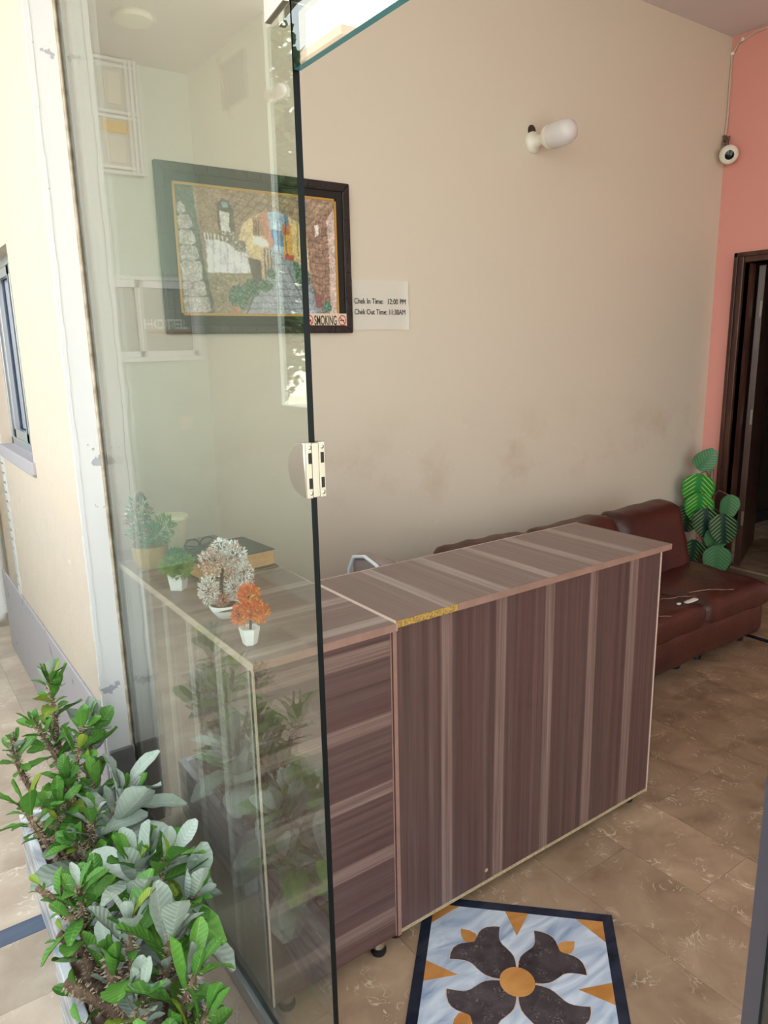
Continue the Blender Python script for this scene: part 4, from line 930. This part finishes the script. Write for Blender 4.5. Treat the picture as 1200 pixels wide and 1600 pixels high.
# flower basket with a hooped handle
fb = thing('flower_basket', (.648, 2.168, BT), 'tan basket with hooped brown handle and mixed artificial flowers', 'flower basket')
MB().lathe([(.046, 0), (.049, .004), (.055, .062), (.057, .066), (.053, .066), (.052, .058)], (.648, 2.168, BT), (0, 0, 1), 26).build('basket', M['tan'], fb, True)
MB().lathe([(.052, .052), (.051, .057)], (.648, 2.168, BT), (0, 0, 1), 20).build('filling', M['wicker'], fb)
hd = [(.633+.030*math.cos(a), 2.168+.02*math.cos(a), BT+.06+.165*math.sin(a)) for a in [PI*k/20 for k in range(21)]]
MB().tube(hd, .0055, 8).build('handle', M['wicker'], fb, True)
MB().tube([(x, y+.016, z-.004) for x, y, z in hd], .0045, 8).build('handle', M['wicker'], fb, True)
for k, (dx, dy, dz, rx, rz, n, mt) in enumerate([(-.05, -.01, .12, .035, .06, 200, ['pteal', 'pgreen']), (-.02, .0, .15, .035, .05, 160, ['pteal', 'pteal', 'pred']), (.045, .0, .11, .03, .035, 150, ['pgreen']), (-.07, .0, .16, .03, .05, 140, ['pteal', 'pwhite']), (.0, -.03, .10, .04, .03, 140, ['pteal'])]):
    tuft('flower_clump', (.648+dx if .648+dx-rx > .585 else .62, 2.168+dy, BT+dz), rx, rz, n, .02, [M[q] for q in mt], fb, 90+k, .2)
# cream tub
ct = thing('cream_tub', (.765, 2.30, BT), 'lidded cream plastic tub behind the flower basket', 'tub')
MB().lathe([(.034, 0), (.036, .002), (.050, .100), (.055, .104), (.055, .112), (.050, .116), (.02, .118)], (.765, 2.30, BT), (0, 0, 1), 30).build('bowl', M['cream'], ct, True)
# thick book, thin one below, spectacles
def book(name, c, ang, w, d, h, label, cover, thick=.003):
    t = thing(name, c, label, 'book'); cs, sn = math.cos(ang), math.sin(ang)
    fn = lambda u, v, z: (c[0]+u*cs-v*sn, c[1]+u*sn+v*cs, z)
    MB().prism([(-w/2+.004, -d/2+.004), (w/2-.004, -d/2+.004), (w/2-.004, d/2-.002), (-w/2+.004, d/2-.002)], fn, c[2]+thick, c[2]+h-thick).build('pages', M['pages'], t)
    MB().prism([(-w/2, -d/2), (w/2, -d/2), (w/2, d/2), (-w/2, d/2)], fn, c[2], c[2]+thick).build('cover', cover, t, bevel=.001)
    MB().prism([(-w/2, -d/2), (w/2, -d/2), (w/2, d/2), (-w/2, d/2)], fn, c[2]+h-thick, c[2]+h).build('cover', cover, t, bevel=.001)
    MB().prism([(-w/2, d/2-.003), (w/2, d/2-.003), (w/2, d/2), (-w/2, d/2)], fn, c[2]+thick, c[2]+h-thick).build('spine', cover, t)
    return t
book('register_book', (.812, 2.00, BT+.006), math.radians(4), .24, .20, .050, 'thick register with dark cover and yellowed pages on the desk', M['bookcover'])
book('thin_folder', (.826, 1.995, BT+.0006), math.radians(3), .225, .20, .005, 'thin brown folder lying under the thick register', M['wicker'], .001)
gl = thing('spectacles', (.74, 2.04, BT+.057), 'black spectacles with folded arms lying on the register', 'spectacles')
for k, cx in enumerate((.730, .778)):
    MB().tube([(cx+.022*math.cos(2*PI*i/18), 2.03, BT+.0765+.018*math.sin(2*PI*i/18)) for i in range(19)], .0022, 6, cap=False).build('rim', M['blackplastic'], gl, True)
MB().tube([(.751, 2.03, BT+.081), (.757, 2.03, BT+.082)], .002, 6).build('bridge', M['blackplastic'], gl)
for x0, x1 in ((.708, .778), (.800, .728)): MB().tube([(x0, 2.03, BT+.081), (x0, 2.037, BT+.078), (x1, 2.05, BT+.0585)], .0022, 6).build('arm', M['blackplastic'], gl)

# ------------------------------------------------------------------ artificial plant beside the door
def stripe_leaf(name, dark, stripe):
    m, t, p, N, L = nmat(name); tc = N.new('ShaderNodeTexCoord'); sp = N.new('ShaderNodeSeparateXYZ'); L.new(tc.outputs['Object'], sp.inputs[0])
    ax = mth(N, L, 'ABSOLUTE', sp.outputs[0]); w = mth(N, L, 'SINE', mth(N, L, 'MULTIPLY', mth(N, L, 'SUBTRACT', sp.outputs[1], mth(N, L, 'MULTIPLY', ax, .9)), 48))
    q = N.new('ShaderNodeMapRange'); q.inputs[1].default_value = .3; q.inputs[2].default_value = .8; L.new(w, q.inputs[0])
    k = N.new('ShaderNodeMapRange'); k.inputs[1].default_value = .05; k.inputs[2].default_value = .12; L.new(ax, k.inputs[0])
    k2 = N.new('ShaderNodeMapRange'); k2.inputs[1].default_value = .42; k2.inputs[2].default_value = .34; L.new(ax, k2.inputs[0])
    L.new(mixc(N, L, mth(N, L, 'MULTIPLY', mth(N, L, 'MULTIPLY', q.outputs[0], k.outputs[0]), k2.outputs[0]), dark, stripe), p.inputs['Base Color']); p.inputs['Roughness'].default_value = .4
    return m
M['fol1'] = stripe_leaf('striped_bright_leaf', lin(40, 132, 52), lin(150, 206, 92)); M['fol2'] = stripe_leaf('striped_dark_leaf', lin(16, 52, 42), lin(120, 150, 84)); M['fol3'] = stripe_leaf('plain_green_leaf', lin(70, 124, 84), lin(104, 150, 104))
FL = {k: leaf_mesh('leaf', 1, .44, .25, .12, 9, M[k], tipr=.72, wav=.012) for k in ('fol1', 'fol2', 'fol3')}
fp = thing('foliage_plant', (4.52, 2.66, 0), 'tall artificial plant with striped green leaves beside the dark doorway', 'plant')
MB().lathe([(.075, 0), (.08, .004), (.10, .15), (.103, .16), (.094, .16), (.09, .14)], (4.52, 2.66, 0), (0, 0, 1), 24).build('pot', M['wicker'], fp, True)
MB().lathe([(.09, .128), (.088, .138)], (4.52, 2.66, 0), (0, 0, 1), 20).build('filling', M['soil'], fp)
MB().tube([(4.52, 2.66, .12), (4.525, 2.655, .45), (4.52, 2.65, .72)], [.022, .02, .012], 10).build('moss_pole', M['edgeband'], fp, True)
# (leaf base point, direction, normal, size, kind)
for (p, d, nrm, s_, kd) in [
    ((4.47, 2.72, .72), (.12, -.40, .62), (-.75, -.5, .1), .165, 'fol3'), ((4.46, 2.735, .66), (-.05, .05, -.6), (-.9, -.5, .2), .16, 'fol1'),
    ((4.44, 2.685, .70), (-.03, .06, -1), (-.85, -.6, .2), .235, 'fol1'), ((4.42, 2.66, .575), (0, .03, -1), (-.85, -.6, .2), .21, 'fol1'),
    ((4.42, 2.725, .49), (-.03, .12, -1), (-.85, -.6, .15), .20, 'fol2'), ((4.40, 2.60, .485), (0, -.05, -1), (-.85, -.6, .15), .20, 'fol2'),
    ((4.43, 2.50, .46), (0, -.12, -1), (-.85, -.5, .1), .20, 'fol2'), ((4.40, 2.665, .26), (0, .10, -1), (-.85, -.6, .1), .21, 'fol2'),
    ((4.45, 2.53, .36), (0, .2, -1), (-.85, -.6, .1), .17, 'fol3'), ((4.43, 2.52, .245), (0, -.03, -1), (-.85, -.6, .1), .20, 'fol3'),
    ((4.45, 2.56, .16), (0, -.05, -1), (-.8, -.6, .2), .13, 'fol3'), ((4.48, 2.50, .58), (.0, -.06, -1), (-.4, -.9, .1), .17, 'fol3'),
    ((4.56, 2.74, .55), (.1, .3, -.8), (-.3, .9, .3), .16, 'fol2')]:
    l = spawn('leaf', FL[kd], fp, orient(Vector(p)-Vector((4.52, 2.66, 0)), d, nrm, s_))
    MB().tube([(4.52, 2.655, p[2]-.06), ((4.52+p[0])/2, (2.655+p[1])/2, p[2]+.015), p], .003, 6).build('leaf_stalk', M['stem'], fp, True)

# ------------------------------------------------------------------ porch fittings (seen mirrored)
w5 = struct(bx(-.605, -.06, PYE-.035, PYE-.030, 2.69, 3.375).build('window_5', M['pane_pale']))
f5 = MB()
for x in (-.605, -.575, -.545, -.34, -.10): f5.box(x, x+.022, PYE-.075 if x < -.5 else PYE-.06, PYE-.001, 2.69, 3.375)
for z in (2.69, 2.72, 3.02, 3.05, 3.32, 3.355): f5.box(-.605, -.06, PYE-.065, PYE-.001, z, z+.018)
f5.build('window_frame', M['alu_white'], w5, bevel=.002)
bx(-.52, -.36, PYE-.042, PYE-.036, 2.94, 3.01).build('yellow_reflection', M['yellow'], w5)  # yellow reflection on the window, put in as a flat coloured piece
bx(-.5, -.40, PYE-.044, PYE-.036, 3.11, 3.30).build('pane', M['house'], w5); bx(-.5, -.38, PYE-.044, PYE-.036, 2.76, 2.92).build('pane', M['house'], w5)
w6 = struct(bx(-.90, -.20, PYE-.020, PYE-.015, 1.50, 2.056).build('window_6', M['pane_grey']))
f6 = MB(); f6.box(-.92, -.18, PYE-.05, PYE-.001, 1.495, 1.525); f6.box(-.92, -.18, PYE-.05, PYE-.001, 2.035, 2.062); f6.box(-.92, -.89, PYE-.05, PYE-.001, 1.525, 2.035); f6.box(-.21, -.18, PYE-.05, PYE-.001, 1.525, 2.035)
f6.build('window_frame', M['alu_white'], w6, bevel=.002)
for a, b, y0 in ((-.505, -.21, PYE-.048), (-.89, -.475, PYE-.036)):
    s6 = MB(); y1 = y0+.011
    s6.box(a, a+.03, y0, y1, 1.525, 2.035); s6.box(b-.03, b, y0, y1, 1.525, 2.035); s6.box(a, b, y0, y1, 1.525, 1.565); s6.box(a, b, y0, y1, 1.985, 2.035); s6.build('sash', M['alu_white'], w6, bevel=.0015)
lettering('printed_or_reflected_word', 'HOTEL', .092, M['gpot'], w6, (-.525, PYE-.0206, 1.715), ux=(-1, 0, 0), uy=(0, 0, 1), width=.30, bold=.002)  # a sign's reflection in this pane, put in as solid letters
bx(-.86, -.53, PYE-.0215, PYE-.0202, 1.685, 1.697).build('printed_rule', M['orange'], w6)
def plate(name, x, z, label):
    t = thing(name, (x, PYE, z), label, 'switch'); bx(x-.045, x+.045, PYE-.012, PYE, z-.045, z+.045).build('plate', M['white_plastic'], t, bevel=.003); bx(x-.018, x+.012, PYE-.018, PYE-.012, z-.03, z).build('rocker', M['gpot'], t, bevel=.002)
plate('wall_switch', -.765, 1.05, 'white switch plate mirrored in the glass below the picture')
vt = thing('air_vent', (PX, 4.49, 3.15), 'square dark vent opening mirrored high in the glass', 'vent')
bx(PX, PX+.006, 4.32, 4.66, 3.02, 3.28).build('recess', M['pane_grey'], vt)
MB().tube([(PX+.012, 4.68, 3.34), (PX+.02, 4.62, 3.2), (PX+.02, 4.56, 3.08), (PX+.012, 4.55, 2.95)], .006, 6).build('cable', M['wire'], vt, True)
wall_lamp('porch_lamp', (PX-.011, PYO, 2.95), (-.05, -1, .0), 'white bulb in a holder mirrored beside the dark vent', .62)
dc = thing('ceiling_light', (-.395, 4.5, CZ), 'round white ceiling light mirrored at the top of the glass', 'ceiling light')
MB().lathe([(.105, 0), (.11, .012), (.10, .03), (.06, .034)], (-.395, 4.5, CZ), (0, 0, -1), 32).build('base', M['white_plastic'], dc, True)
pp_ = thing('drain_pipe', (.50, 4.62, 0), 'white drain pipe with yellow band standing at the left edge', 'pipe')
MB().tube([(.36, 4.62, .055), (.44, 4.62, .055), (.48, 4.62, .07), (.50, 4.62, .115), (.50, 4.62, .58)], .038, 14).build('pipe', M['pipe'], pp_, True)
MB().tube([(.50, 4.62, .58), (.50, 4.62, .80)], .040, 14).build('yellow_band', M['yellow'], pp_, True)
MB().tube([(.50, 4.62, .80), (.50, 4.62, .90)], .043, 14).build('red_collar', M['redpaint'], pp_, True)
MB().tube([(.50, 4.62, .09), (.50, 4.62, .135)], .043, 14).build('elbow_collar', M['pipe'], pp_, True)

# ------------------------------------------------------------------ beyond the low wall: tree and house (mirrored in the glass)
tr = thing('street_tree', (-4.2, 11.0, -.14), 'leafy green tree beyond the porch, mirrored at the glass edge', 'tree')
MB().tube([(-4.2, 11.3, -.14), (-4.15, 11.25, 1.4), (-4.2, 11.3, 2.6), (-4.1, 11.1, 5.0)], [.18, .15, .12, .05], 12).build('trunk', M['bark'], tr, True)
for a in range(6):
    MB().tube([(-4.2, 11.3, 1.6+.4*a), (-4.2+.6*math.cos(a*1.3), 11.2+.6*math.sin(a*1.3), 2.5+.5*a), (-4.2+1.0*math.cos(a*1.3), 11.2+1.0*math.sin(a*1.3), 2.9+.55*a)], [.06, .04, .015], 7).build('branch', M['bark'], tr, True)
mb = MB(); r = random.Random(5)
for k in range(15000):
    d = Vector((r.gauss(0, 1), r.gauss(0, 1), r.gauss(0, 1))).normalized()*(r.random()**.42)
    p = Vector((-4.1+d.x*1.25, 11.3+d.y*1.7, 3.7+d.z*3.4)); a = Vector((r.gauss(0, 1), r.gauss(0, 1), r.gauss(0, .6))).normalized(); b = a.orthogonal(); b.rotate(Quaternion(a, r.uniform(0, 6.3))); L_ = r.uniform(.11, .24)
    n = a.cross(b)*L_*.08
    mb.add([p, p+a*L_*.45+b*L_*.24+n, p+a*L_, p+a*L_*.45-b*L_*.24+n], [(0, 1, 2), (0, 2, 3)])
cw_ = mb.build('crown', M['treeleaf'], tr); cw_['kind'] = 'stuff'
hs = thing('house', (-14, 24, -.14), 'pale flat-roofed house mirrored in the transom glass', 'building')
bx(-22, -12.2, 20.6, 32, -.14, 10.7).build('wall', M['house'], hs); bx(-22.2, -12.0, 20.4, 32, 10.7, 10.95).build('parapet', M['houseroof'], hs)
bx(-15.5, -12.6, 17.0, 20.4, -.14, 10.4).build('wing', M['houseroof'], hs)
for z in (2.0, 5.2, 8.3):
    for y in (22.0, 25.5, 29.0):
        wn = bx(-12.2, -12.12, y, y+1.2, z, z+1.4).build('window', M['pane_grey'], hs); bx(-12.2, -12.08, y-.1, y+1.3, z-.12, z).build('sill', M['house'], wn)
